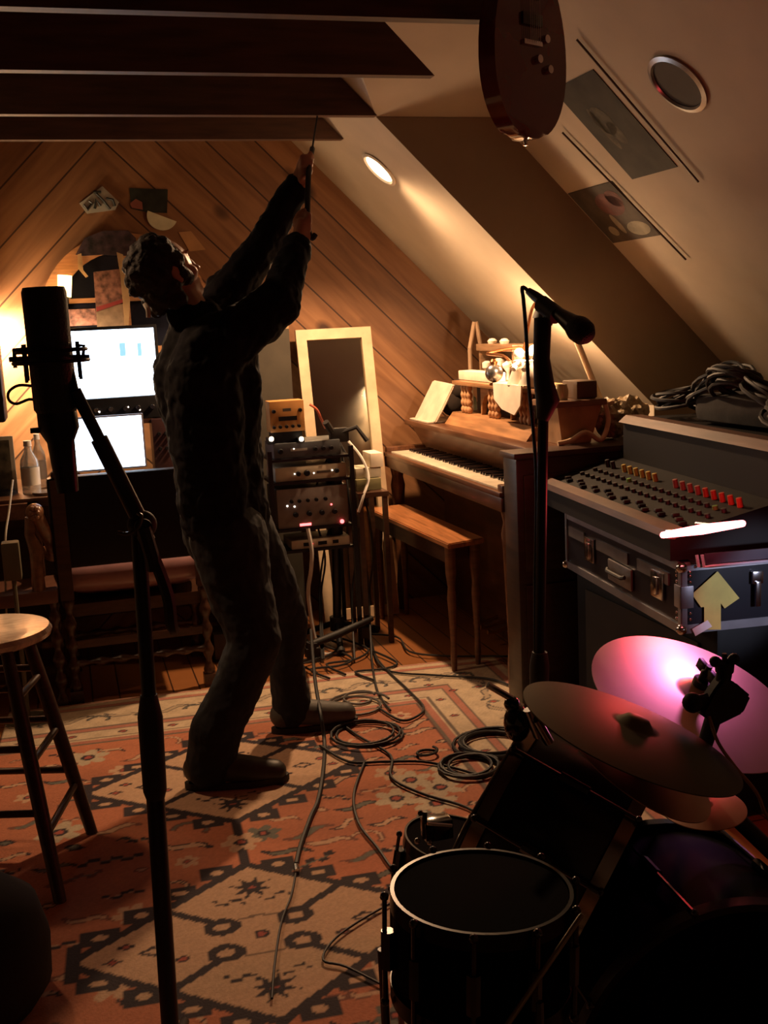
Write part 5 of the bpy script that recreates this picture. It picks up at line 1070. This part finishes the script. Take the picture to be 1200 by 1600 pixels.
def drum(name, label, c, axis, R, H, m=None, nl=8, head=None, legs=None, up=None, hoop_m=None):
    """c = centre of batter head; axis = outward normal of the batter head"""
    t = thing(name, label, 'drum', c); M = axisM(c, axis, up); m = m or shell
    bm = nb(); lathe(bm, [(R * .985, -.004), (R, -.008), (R, -H + .008), (R * .985, -H + .004), (R * .97, -H + .004), (R * .97, -.004), (R * .985, -.004)], M, 56); obj('shell', bm, m, t)
    for nm, z in (('batter_head', 0), ('resonant_head', -H)):
        bm = nb(); lathe(bm, [(0, z + .001), (R * .975, z + .001), (R * .975, z - .002), (0, z - .002)], M, 48); obj(nm, bm, head or mat('drum_head_black', (.003, .002, .003), .9), t)
    for z in (.004, -H - .004):
        bm = nb(); s = 1 if z > 0 else -1; lathe(bm, [(R * .985, z), (R * 1.03, z), (R * 1.035, z - s * .022), (R * 1.02, z - s * .022), (R * 1.01, z - s * .006), (R * .985, z - s * .004)], M, 56); obj('hoop', bm, hoop_m or mat('hoop_chrome', (.10, .095, .095), .25, 1), t)
    for k in range(nl):
        a = 2 * math.pi * (k + .3) / nl; p = lambda z, r=R + .012: M @ V((r * math.cos(a), r * math.sin(a), z))
        bm = nb(); tube(bm, [p(-.0), p(-H)], .0032, 6); tube(bm, [p(-H * .5 + .025, R + .008), p(-H * .5 - .025, R + .008)], .009, 8); ball(bm, p(.003), .006, n=8); ball(bm, p(-H - .003), .006, n=8); obj('lug', bm, mat('hoop_chrome', (.10, .095, .095), .25, 1), t)
    if legs:
        for k in range(3):
            a = 2 * math.pi * k / 3 + legs; q = M @ V(((R + .014) * math.cos(a), (R + .014) * math.sin(a), -H * .6)); bm = nb(); tube(bm, [q, V((q.x, q.y, .008))], .006, 8); obj('leg', bm, mat('hoop_chrome', (.10, .095, .095), .25, 1), t)
    return t, M
# rack tom whose rim runs down-left
pc = aY(780, 1246, 1.64); e0, e1 = aY(848, 1122, 1.64), aY(715, 1368, 1.64); Rt = (e0 - e1).length / 2
ld = (e0 - e1).normalized(); vd = (pc - V((0, 0, CZ))).normalized(); ax_ = ld.cross(vd).normalized()
if ax_.x > 0: ax_ = -ax_
ax_ = (ax_ + vd * .10).normalized()
drum('rack_tom', 'black rack tom drum with its rim edge running down to the left', pc, ax_, Rt, .21, hoop_m=mat('hoop_bright', (.45, .42, .36), .22, 1))
# standing tom with a pink reflection, snare, floor tom, bass drum
c = aY(706, 1312, 1.78); drum('tom_drum', 'small glossy black drum with a pink reflection at the left of the kit', V((c.x, 1.78, c.z)), V((.16, -.10, 1)), .085, .105, nl=6, legs=.4)
c = aY(752, 1392, 1.22); drum('snare_drum', 'wide black drum with chrome lower rim in the lower centre foreground', V((c.x, 1.22, c.z)), V((.05, .02, 1)), .112, .135, mat('drum_matte', (.003, .0025, .003), .6), nl=10, legs=.2, hoop_m=mat('hoop_dark', (.035, .032, .032), .3, 1))
c = aY(975, 1400, 1.38); t, M = drum('bass_drum', 'big black bass drum filling the lower right foreground', V((.85, 1.27, .262)), V((-.10, -1, .03)), .245, .30, mat('drum_matte', (.003, .0025, .003), .6), nl=8, hoop_m=mat('hoop_dark', (.035, .032, .032), .3, 1))
bm = nb(); tube(bm, [V((.64, 1.38, .20)), V((.58, 1.32, .012))], .008, 8); tube(bm, [V((1.07, 1.38, .20)), V((1.13, 1.32, .012))], .008, 8); obj('spur', bm, chrome(), t)
# clamp and bits on the left of the toms
t = thing('drum_clamp', 'chrome and black clamp at the top left end of the rack tom rim', 'clamp', aY(808, 1125, 1.55))
c = aY(808, 1130, 1.55); bm = nb(); ball(bm, c, .022, (1, 1, 1.4), n=12); ball(bm, aY(800, 1100, 1.55), .013, n=10); obj('body', bm, blkg(), t)
bm = nb(); tube(bm, [aY(762, 1070, 1.56), aY(800, 1092, 1.55)], .0055, 8); tube(bm, [aY(826, 1108, 1.53), aY(842, 1150, 1.53)], .009, 10); tube(bm, [aY(838, 1125, 1.52), aY(858, 1160, 1.52)], .008, 10); obj('arm', bm, chrome(), t)
bm = nb(); tube(bm, [aY(812, 1160, 1.56), aY(735, 1290, 1.58), aY(700, 1360, 1.60)], .010, 10); obj('rod', bm, blkg(), t)
t = thing('drum_clamp', 'small black bracket with chrome lip standing on the pink reflecting drum', 'clamp', aY(682, 1296, 1.55))
bm = nb(); p, q = aY(662, 1284, 1.56), aY(706, 1306, 1.56); box(bm, (p.x, 1.55, q.z), (q.x, 1.58, p.z), bev=.003); tube(bm, [aY(664, 1268, 1.56), aY(663, 1310, 1.56)], .004, 8); obj('body', bm, blkg(), t)
bm = nb(); tube(bm, [aY(668, 1287, 1.545), aY(706, 1290, 1.545)], .0028, 8); ball(bm, aY(672, 1316, 1.55), .005, n=8); ball(bm, aY(652, 1314, 1.55), .005, n=8); obj('lip', bm, chrome(), t)
# stick in front
t = None
bm = nb(); a_, b_ = aY(910, 1428, 1.08), aY(790, 1605, 1.08); d = b_ - a_; tube(bm, [a_ , a_ + d * .02, a_ + d * 1.3], [.0022, .0032, .0036], 10)
tag(obj('drumstick', bm, mat('stick_pale', (.34, .30, .20), .3, .5)), 'thin pale rod slanting in front of the bass drum at the bottom edge', 'drumstick')
# hardware at the right edge
t = thing('cymbal_stand', 'chrome stand legs lit red in the bottom right corner', 'stand', (1.0, 1.55, 0))
A = lambda x, y, Y=1.5: aY(x, y, Y)
for seg in (((1088, 1408), (1090, 1470)), ((1090, 1410), (1128, 1470)), ((1095, 1412), (1142, 1432)), ((1142, 1432), (1100, 1545)), ((1142, 1432), (1150, 1405))):
    bm = nb(); tube(bm, [A(*seg[0]), A(*seg[1])], .0042, 8); obj('brace', bm, chrome(), t)
bm = nb(); ball(bm, A(1089, 1408), .007, n=8); ball(bm, A(1142, 1432), .007, n=8); ball(bm, A(1090, 1470), .006, n=8); obj('joint', bm, chrome(), t)
bm = nb(); tube(bm, [A(1100, 1545), V((A(1100, 1545).x, 1.5, .012))], .007, 8); tube(bm, [A(1090, 1470), V((A(1090, 1470).x + .01, 1.5, .012))], .006, 8); obj('leg', bm, chrome(), t)
c = aY(1192, 1372, 1.5); 
# hardware bag heap behind at right
bm = nb(); box(bm, (1.26, 1.52, .004), (1.60, 1.80, .30), bev=.04)
for v in bm.verts: v.co += v.normal * .02 * noise.noise(v.co * 9)
tag(obj('hardware_bag', bm, mat('red_brown_cloth', (.10, .035, .025), .8, bump=.2)), 'low reddish brown bag on the floor behind the drum stands', 'bag')
p = aY(1170, 1376, 1.5)

# ================================================================== ASSUMED PINK LAMP AND ADDED LAMP FIXTURES out of view
t = thing('assumed_pink_lamp', 'assumed black stage lamp, out of view, shining pink on the cymbals from the right', 'lamp', (1.78, 2.05, 0))  # housing and pole assumed around the unseen pink light
M = axisM(V((1.745, 2.34, 1.225)), V((1.12, 1.84, .63)) - V((1.72, 2.32, 1.20)))
bm = nb(); lathe(bm, [(0, -.12), (.05, -.12), (.06, -.02), (.062, .03), (.058, .03), (.054, -.03), (0, -.03)], M, 24); obj('housing', bm, blkm(), t)
bm = nb(); tube(bm, [V((1.80, 2.36, 1.28)), V((1.84, 2.20, 1.22)), V((1.80, 2.08, 1.10)), V((1.80, 2.08, .02))], .012, 8); lathe(bm, [(0, .02), (.12, .018), (.13, 0), (0, 0)], Matrix.Translation((1.80, 2.08, 0)), 24); obj('pole', bm, blkm(), t)

t = thing('case_fill_lamp', 'added black lamp on a short pole, out of view, lighting the flight case end', 'lamp', (1.86, 1.46, 0))  # fixture added for the unseen white fill on the case end
M = axisM(V((1.835, 1.465, .823)), V((1.62, 2.34, .66)) - V((1.82, 1.50, .82)))
bm = nb(); lathe(bm, [(0, -.08), (.03, -.08), (.038, -.01), (.040, .02), (.037, .02), (.034, -.02), (0, -.02)], M, 20); obj('housing', bm, blkm(), t)
bm = nb(); tube(bm, [V((1.852, 1.40, .835)), V((1.87, 1.38, .70)), V((1.87, 1.38, .02))], .009, 8); lathe(bm, [(0, .02), (.10, .018), (.11, 0), (0, 0)], Matrix.Translation((1.87, 1.38, 0)), 20); obj('pole', bm, blkm(), t)
c = V((-.685, 3.75, 2.085)); M = axisM(c, (.7071, 0, -.7071))  # fitting added around the left fill light, out of view
t = thing('recessed_light', 'added fill light fitting in the left slope, out of view opposite the dormer', 'ceiling light', c)
bm = nb(); lathe(bm, [(.085, .0), (.088, .006), (.075, .010), (.068, .004), (.068, .001)], M, 32); obj('trim_ring', bm, white(), t)
bm = nb(); lathe(bm, [(0, .003), (.067, .003), (.067, .001)], M, 32); obj('bulb', bm, mat('bulb_glow', (.9, .8, .6), .5), t)

# ================================================================== PERSON
def blob(bm, pts, radii, n=14):
    """overlapping tapered segments, later fused into one skin"""
    for i in range(len(pts)):
        ball(bm, pts[i], radii[i], n=n)
        if i: tube(bm, [pts[i - 1], pts[i]], [radii[i - 1], radii[i]], n)
def fuse(o, voxel, smooth=2, factor=.5, disp=0, dscale=.05):
    r = o.modifiers.new('fuse', 'REMESH'); r.mode = 'VOXEL'; r.voxel_size = voxel; r.use_smooth_shade = True
    s = o.modifiers.new('soft', 'SMOOTH'); s.iterations = smooth; s.factor = factor
    if disp:
        tx = bpy.data.textures.new(o.name + '_folds', 'CLOUDS'); tx.noise_scale = dscale
        dm = o.modifiers.new('folds', 'DISPLACE'); dm.texture = tx; dm.strength = disp; dm.mid_level = .5
skin = mat('skin', (.42, .20, .12), .5); 
person = thing('person', 'person in dark jacket and jeans leaning back and reaching up with both hands', 'person', (.40, 3.35, 0))
pel = aY(352, 830, 3.33); bel = aY(338, 730, 3.32); chs = aY(322, 610, 3.32); upc = aY(335, 545, 3.33); nk = aY(305, 497, 3.31); hd = aY(256, 428, 3.30)
shN = aY(366, 528, 3.19); shF = aY(338, 486, 3.47)
elN = aY(437, 468, 3.20); wrN = aY(464, 385, 3.30); haN = aY(477, 350, 3.33)
elF = aY(418, 372, 3.48); wrF = aY(463, 290, 3.47); haF = aY(480, 262, 3.44)
hipN = aY(356, 835, 3.25); hipF = aY(380, 835, 3.43)
knN = aY(402, 1000, 3.16); anN = aY(326, 1182, 3.18); 
knF = aY(452, 975, 3.50); anF = aY(458, 1105, 3.52)
shoeN0 = V((anN.x - .035, 3.18, .035)); shoeN1 = V((anN.x + .19, 3.14, .035)); 
shoeF0 = V((anF.x - .035, 3.53, .035)); shoeF1 = V((anF.x + .18, 3.52, .045))
# body: one surface with head, face, arms and fingers
bm = nb()
blob(bm, [pel, bel, chs, upc, nk], [.105, .10, .115, .10, .058])
blob(bm, [nk, nk.lerp(hd, .5)], [.056, .055]); blob(bm, [upc, shN, elN, wrN], [.07, .052, .036, .026]); blob(bm, [upc, shF, elF, wrF], [.07, .052, .036, .026])
blob(bm, [pel, hipN, knN, anN], [.09, .075, .045, .032]); blob(bm, [pel, hipF, knF, aY(447, 1040, 3.51), anF], [.09, .07, .045, .040, .032])
blob(bm, [anN, V((anN.x + .02, 3.17, .05)), V((anN.x + .15, 3.145, .04))], [.038, .040, .030]); blob(bm, [anF, V((anF.x + .02, 3.53, .05)), V((anF.x + .15, 3.52, .045))], [.038, .040, .030])
# head: local frame, face towards the right and up
fwd = V((.78, .35, .45)).normalized(); upv = V((-.52, -.05, .85)); upv = (upv - fwd * upv.dot(fwd)).normalized(); sdv = fwd.cross(upv)
Mh = Matrix(((fwd.x, sdv.x, upv.x, hd.x), (fwd.y, sdv.y, upv.y, hd.y), (fwd.z, sdv.z, upv.z, hd.z), (0, 0, 0, 1)))
def hb(c, r, s=(1, 1, 1)): bmesh.ops.create_uvsphere(bm, u_segments=18, v_segments=12, radius=1, matrix=Mh @ Matrix.Translation(c) @ Matrix.Diagonal((r * s[0], r * s[1], r * s[2], 1)))
hb((0, 0, .01), .092, (1.0, .82, 1.02)); hb((.022, 0, -.055), .062, (1.0, .85, 1.0)); hb((.052, 0, -.088), .030, (1, 1.1, .8))
hb((.088, 0, -.022), .014, (1.2, .9, 1.9)); hb((.100, 0, -.036), .012, (1, 1.2, .8))
hb((.076, 0, -.064), .015, (.8, 1.6, .45)); hb((.076, 0, -.074), .014, (.7, 1.4, .5))
for s in (-1, 1): hb((.074, s * .030, .004), .011, (.7, 1.3, .7)); hb((.082, s * .030, .020), .010, (.7, 2.0, .5)); hb((-.005, s * .078, -.015), .020, (.9, .35, 1.5)); hb((.055, s * .042, -.035), .022, (1, .8, 1))
# hands: palm, four fingers wrapped round the cord, thumb from the side
def hand(wr, ha, cord_dir, side):
    ax_h = (ha - wr).normalized(); cd = V(cord_dir).normalized(); out = ax_h.cross(cd).normalized() * side
    pc = wr.lerp(ha, .55); blob(bm, [wr, wr.lerp(pc, .6), pc + cd * .018, ], [.025, .026, .022]); blob(bm, [pc - cd * .03, pc + cd * .032], [.016, .018])
    toward = ax_h; ctr_ = pc + toward * .030
    for k, ln in enumerate((.9, 1.0, .95, .78)):
        b = pc + cd * (.030 - k * .020) + out * .012
        p1 = b + toward * .032 * ln + out * .006; p2 = p1 + toward * .012 * ln - out * .024 * ln; p3 = p2 - toward * .018 * ln - out * .010 * ln
        blob(bm, [b, p1, p2, p3], [.0095, .0090, .0082, .0072], 10)
    tb = wr.lerp(pc, .75) + cd * .022 - out * .010; t1 = tb + cd * .018 - out * .014 + toward * .012; t2 = t1 + toward * .026 + out * .004; t3 = t2 + toward * .012 + out * .014
    blob(bm, [tb, t1, t2, t3], [.012, .0105, .0095, .008], 10)
    return ctr_
cordd = (aY(497, 180, 3.90) - haF)
gF = hand(wrF, haF, (.10, .35, .9), 1); gN = hand(wrN, haN, (.10, .1, .95), 1)
body = obj('body', bm, skin, person); fuse(body, .0045, 2, .5)
# hair
bm = nb()
rd = random.Random(11)
for k in range(170):
    a = rd.uniform(0, 2 * math.pi); e = rd.uniform(-.75, 1.0); v = V((math.cos(a) * math.cos(e * 1.45), math.sin(a) * math.cos(e * 1.45), math.sin(e * 1.45)))
    if v.x > .50 and v.z < .55: continue
    rr = rd.uniform(.080, .094); bmesh.ops.create_uvsphere(bm, u_segments=10, v_segments=7, radius=rd.uniform(.012, .024), matrix=Mh @ Matrix.Translation((v.x * rr - .006, v.y * rr * .86, v.z * rr + .012)))
for k in range(60):
    a = rd.uniform(1.7, 4.6); v = V((math.cos(a), math.sin(a), rd.uniform(-1.05, 0))); bmesh.ops.create_uvsphere(bm, u_segments=10, v_segments=7, radius=rd.uniform(.014, .022), matrix=Mh @ Matrix.Translation((v.x * .078 - .004, v.y * .074, v.z * .085)))
bmesh.ops.create_uvsphere(bm, u_segments=20, v_segments=14, radius=1, matrix=Mh @ Matrix.Translation((-.012, 0, .018)) @ Matrix.Diagonal((.092, .083, .093, 1)))
h = obj('hair', bm, mat('brown_hair', (.012, .006, .004), .7, var=.5, scale=60, bump=.5), person); fuse(h, .005, 2, .5, .008, .012)
# jacket
jm = mat('dark_plaid_jacket', (.005, .005, .009), .9, var=.7, scale=22, bump=.25, stretch=(1, 1, .5))
bm = nb()
blob(bm, [aY(352, 812, 3.32), aY(345, 745, 3.32), aY(330, 660, 3.32), aY(318, 595, 3.31), aY(322, 545, 3.32), aY(316, 512, 3.32)], [.135, .133, .140, .150, .125, .085], 20)
blob(bm, [aY(335, 800, 3.24), aY(325, 700, 3.22), aY(318, 590, 3.22), aY(345, 535, 3.22)], [.105, .108, .115, .09], 16)
blob(bm, [aY(360, 800, 3.42), aY(340, 690, 3.43), aY(325, 590, 3.44), aY(330, 520, 3.44)], [.11, .11, .115, .09], 16)
blob(bm, [aY(370, 560, 3.25), aY(374, 620, 3.27), aY(362, 740, 3.28)], [.066, .070, .078], 14)
blob(bm, [aY(330, 545, 3.22), shN, shN.lerp(elN, .5), elN, elN.lerp(wrN, .55), wrN.lerp(haN, .0)], [.095, .083, .072, .060, .050, .043], 16)
blob(bm, [aY(325, 520, 3.42), shF, shF.lerp(elF, .5), elF, elF.lerp(wrF, .55), wrF], [.09, .076, .062, .052, .046, .040], 16)
blob(bm, [elN + V((.004, 0, -.015)), aY(405, 500, 3.2)], [.055, .075], 12); blob(bm, [aY(349, 440, 3.46), aY(362, 462, 3.45)], [.026, .05], 12)
blob(bm, [aY(300, 500, 3.31), aY(290, 492, 3.30)], [.070, .055], 14)
j = obj('jacket', bm, jm, person); fuse(j, .0065, 4, .5, .022, .05)
# pale strap / tag at the neck
bm = nb(); tube(bm, smooth_path([aY(227, 476, 3.20), aY(231, 484, 3.18), aY(232, 496, 3.18)]), [.007] * 11, 8); obj('collar_edge', bm, mat('collar_white', (.55, .5, .42), .7), person)
# jeans
dn_ = mat('dark_denim', (.007, .008, .012), .85, var=.4, scale=30, bump=.15)
bm = nb()
blob(bm, [aY(352, 800, 3.33), pel, aY(362, 860, 3.33)], [.125, .130, .115], 18)
blob(bm, [hipN, aY(372, 915, 3.22), knN + V((-.006, 0, .0)), aY(368, 1080, 3.16), aY(338, 1140, 3.17), V((anN.x + .004, 3.18, .075))], [.118, .100, .078, .072, .078, .074], 18)
blob(bm, [hipF, aY(425, 915, 3.46), knF, aY(447, 1040, 3.51), V((anF.x, 3.53, .085))], [.105, .082, .064, .058, .064], 18)
blob(bm, [aY(300, 790, 3.28), aY(316, 850, 3.27)], [.045, .03], 10)
j = obj('jeans', bm, dn_, person); fuse(j, .0065, 4, .5, .014, .05)
# shoes
sm_ = mat('shoe_leather', (.030, .022, .018), .5); sm2 = mat('shoe_grey', (.085, .080, .070), .6)
def shoe(a, b, m, sm):
    ff = (b - a).normalized(); bm = nb()
    blob(bm, [a + V((0, 0, .035)), a.lerp(b, .35) + V((0, 0, .030)), a.lerp(b, .7) + V((0, 0, .012)), b + V((0, 0, .004))], [.045, .047, .045, .036], 16)
    for v in bm.verts:
        if v.co.z < .022: v.co.z = .022
    o = obj('shoe', bm, m, person); fuse(o, .005, 3, .5)
    bm = nb(); sd = V((-ff.y, ff.x, 0)); pts = []
    for k in range(24):
        t_ = 2 * math.pi * k / 24; u = math.cos(t_); L_ = (b - a).length / 2 + .042; pts.append(a.lerp(b, .5) + ff * u * L_ + sd * math.sin(t_) * (.047 if u > 0 else .042))
    prism(bm, [(p.x, p.y) for p in pts], .0105, .030); obj('sole', bm, sm, o)
shoe(shoeN0, shoeN1, sm_, mat('sole_dark', (.02, .015, .012), .7)); shoe(shoeF0, shoeF1, sm2, mat('sole_dark', (.02, .015, .012), .7))
# pull cord
ctop = aY(497, 178, 4.0); ctop = V((ctop.x, 4.015, HB - .001))
t = thing('pull_cord', 'thin dark cord held in both raised hands and running up to a ceiling beam', 'cord', ctop)
bm = nb(); tube(bm, smooth_path([ctop, aY(488, 232, 3.62)]), .0032, 6); obj('thin_cord', bm, rubber(), t)
bm = nb(); tube(bm, smooth_path([aY(488, 232, 3.62), aY(483, 262, 3.43), aY(481, 300, 3.37), aY(481, 350, 3.33), aY(487, 372, 3.31), aY(493, 366, 3.31)]), .0085, 8); obj('thick_grip', bm, rubber(), t)

# ================================================================== CABLES ON THE FLOOR
def F(x, y, z=.016): return aZ(x, y, z)
FC = [
 ('black cable curving from the tripod across the rug to the drums', [F(575, 985), F(590, 1030), F(640, 1080), F(662, 1105), F(650, 1120), F(625, 1125), F(590, 1105)]),
 ('black cable running along the far rug edge toward the right', [F(580, 1000), F(600, 1045), F(680, 1055), F(760, 1060), F(800, 1072), F(850, 1090)]),
 ('black cable winding over bare floor in front of the piano bench', [F(560, 990), F(620, 995), F(640, 1018), F(700, 1025), F(820, 1028), F(870, 1060)]),
 ('black cable crossing the middle of the rug toward the small drum', [F(520, 1120), F(560, 1150), F(610, 1180), F(612, 1215), F(660, 1240), F(730, 1262), F(790, 1300)]),
 ('black cable running down the rug beside the white flowers to the drums', [F(570, 1190), F(553, 1240), F(560, 1285), F(590, 1325), F(625, 1370), F(700, 1420)]),
 ('dark cable lying straight across the rug right of the rear shoe', [F(500, 1165), F(545, 1190), F(600, 1190), F(660, 1190), F(710, 1200), F(760, 1215)]),
 ('thin cable trailing down the middle of the near medallion', [F(462, 1365), F(455, 1400), F(440, 1440), F(430, 1500), F(425, 1560)]),
 ('thin looping cable near the lower drum at the rug centre', [F(630, 1400), F(560, 1440), F(520, 1470), F(505, 1500), F(540, 1510), F(600, 1540)]),
 ('black cable dropping straight from the tripod foot to the rug', [F(578, 1000), F(582, 1040), F(590, 1080), F(610, 1110)]),
]
for i, (lab, pts) in enumerate(FC): path_cable(lab, pts, .0028 if lab.startswith('thin') else .0042)
# cable that passes in front of the rear shoe and ends in a plug
q0 = F(488, 1008, .10)
path_cable('thick black cable hanging past the rear shoe with a shiny plug at its end', [V((q0.x, 4.2, .16)), aY(492, 1060, 3.75), aY(500, 1110, 3.46), aY(507, 1160, 3.38), F(505, 1205, .02), F(497, 1250), F(486, 1275), F(470, 1320), F(463, 1350)], .0065)
bm = nb(); a_ = F(463, 1352); tube(bm, [a_, a_ + V((-.004, -.03, 0))], .007, 8); tag(obj('cable_plug', bm, chrome()), 'small shiny metal plug at the end of the thick cable on the rug', 'plug')
t = thing('boom_arm_clamp', 'black clamp and short arm at the tripod foot behind the rear leg', 'clamp', F(490, 1010))
bm = nb(); a_, b_, c_ = aY(484, 1008, 4.3), aY(530, 990, 4.35), aY(582, 966, 4.4); tube(bm, [a_, b_, c_], [.016, .017, .012], 10); obj('arm', bm, rubber(), t)
bm = nb(); tube(bm, [a_ + V((0, 0, -.05)), a_ + V((.01, 0, .01))], .024, 10); box(bm, (-.03, -.02, -.02), (.03, .02, .02), Matrix.Translation(a_ + V((.01, 0, -.03))), .006); tube(bm, [a_ + V((0, 0, -.04)), V((a_.x, a_.y, .01))], .012, 8); obj('clamp', bm, rubber(), t)
p_ = aY(572, 985, 4.4); bm = nb(); box(bm, (-.025, -.02, -.03), (.02, .02, .02), Matrix.Translation(p_), .006); tube(bm, [p_, V((p_.x, p_.y, .01))], .010, 8); obj('foot', bm, rubber(), t)
def floor_coil(label, x, y, r, turns, seed, m=None, rr=.0045, group=None):
    c = aZ(x, y, .010); return coil(label, (c.x, c.y, .010), r, turns, rr, seed, m, group)
floor_coil('dark cable coiled on the rug just right of the rear shoe', 575, 1150, .11, 3.2, 3)
floor_coil('grey cable loosely coiled on the rug beyond the dark coil', 560, 1105, .10, 1.6, 8, mat('grey_cable', (.10, .09, .08), .5))
floor_coil('black cable heap on the pale rug border beside the drum clamp', 770, 1165, .105, 5.2, 5, rr=.005)
floor_coil('black cable heap on the rug tucked behind the rack tom', 735, 1200, .085, 4.2, 9, rr=.005)
floor_coil('single small loop of cable on the rug left of the drum clamp heap', 668, 1180, .035, 1.2, 4)
floor_coil('small loop of grey cable standing near the far edge of the pale border', 562, 1095, .05, 1.1, 14, mat('grey_cable', (.10, .09, .08), .5))
for i in range(6):
    x = (450, 500, 545, 470, 520, 590)[i]; path_cable(['first of the cables strewn under the tripod by the rack', 'second cable strewn under the tripod, curling left', 'third cable strewn under the tripod, curling right', 'cable snaking behind the rear knee by the rack foot', 'cable bent double on the floor beneath the clips', 'cable end lying on bare floor by the bench leg'][i], [F(x - 12, 985 + 6 * i), F(x + 30, 1000 + 7 * i), F(x + 10, 1020 + 5 * i), F(x - 35, 1030 + 4 * i), F(x - 5, 1048 + 3 * i)], .0045)
# dark object on the floor between the chair and the person
p_ = aZ(355, 1010, .05); bm = nb(); box(bm, (p_.x - .06, p_.y - .05, .01), (p_.x + .07, p_.y + .10, .12), bev=.01); tag(obj('foot_pedal', bm, mat('pedal_dark', (.03, .02, .012), .5)), 'dark box shaped pedal on the floor between the chair and the near leg', 'pedal')
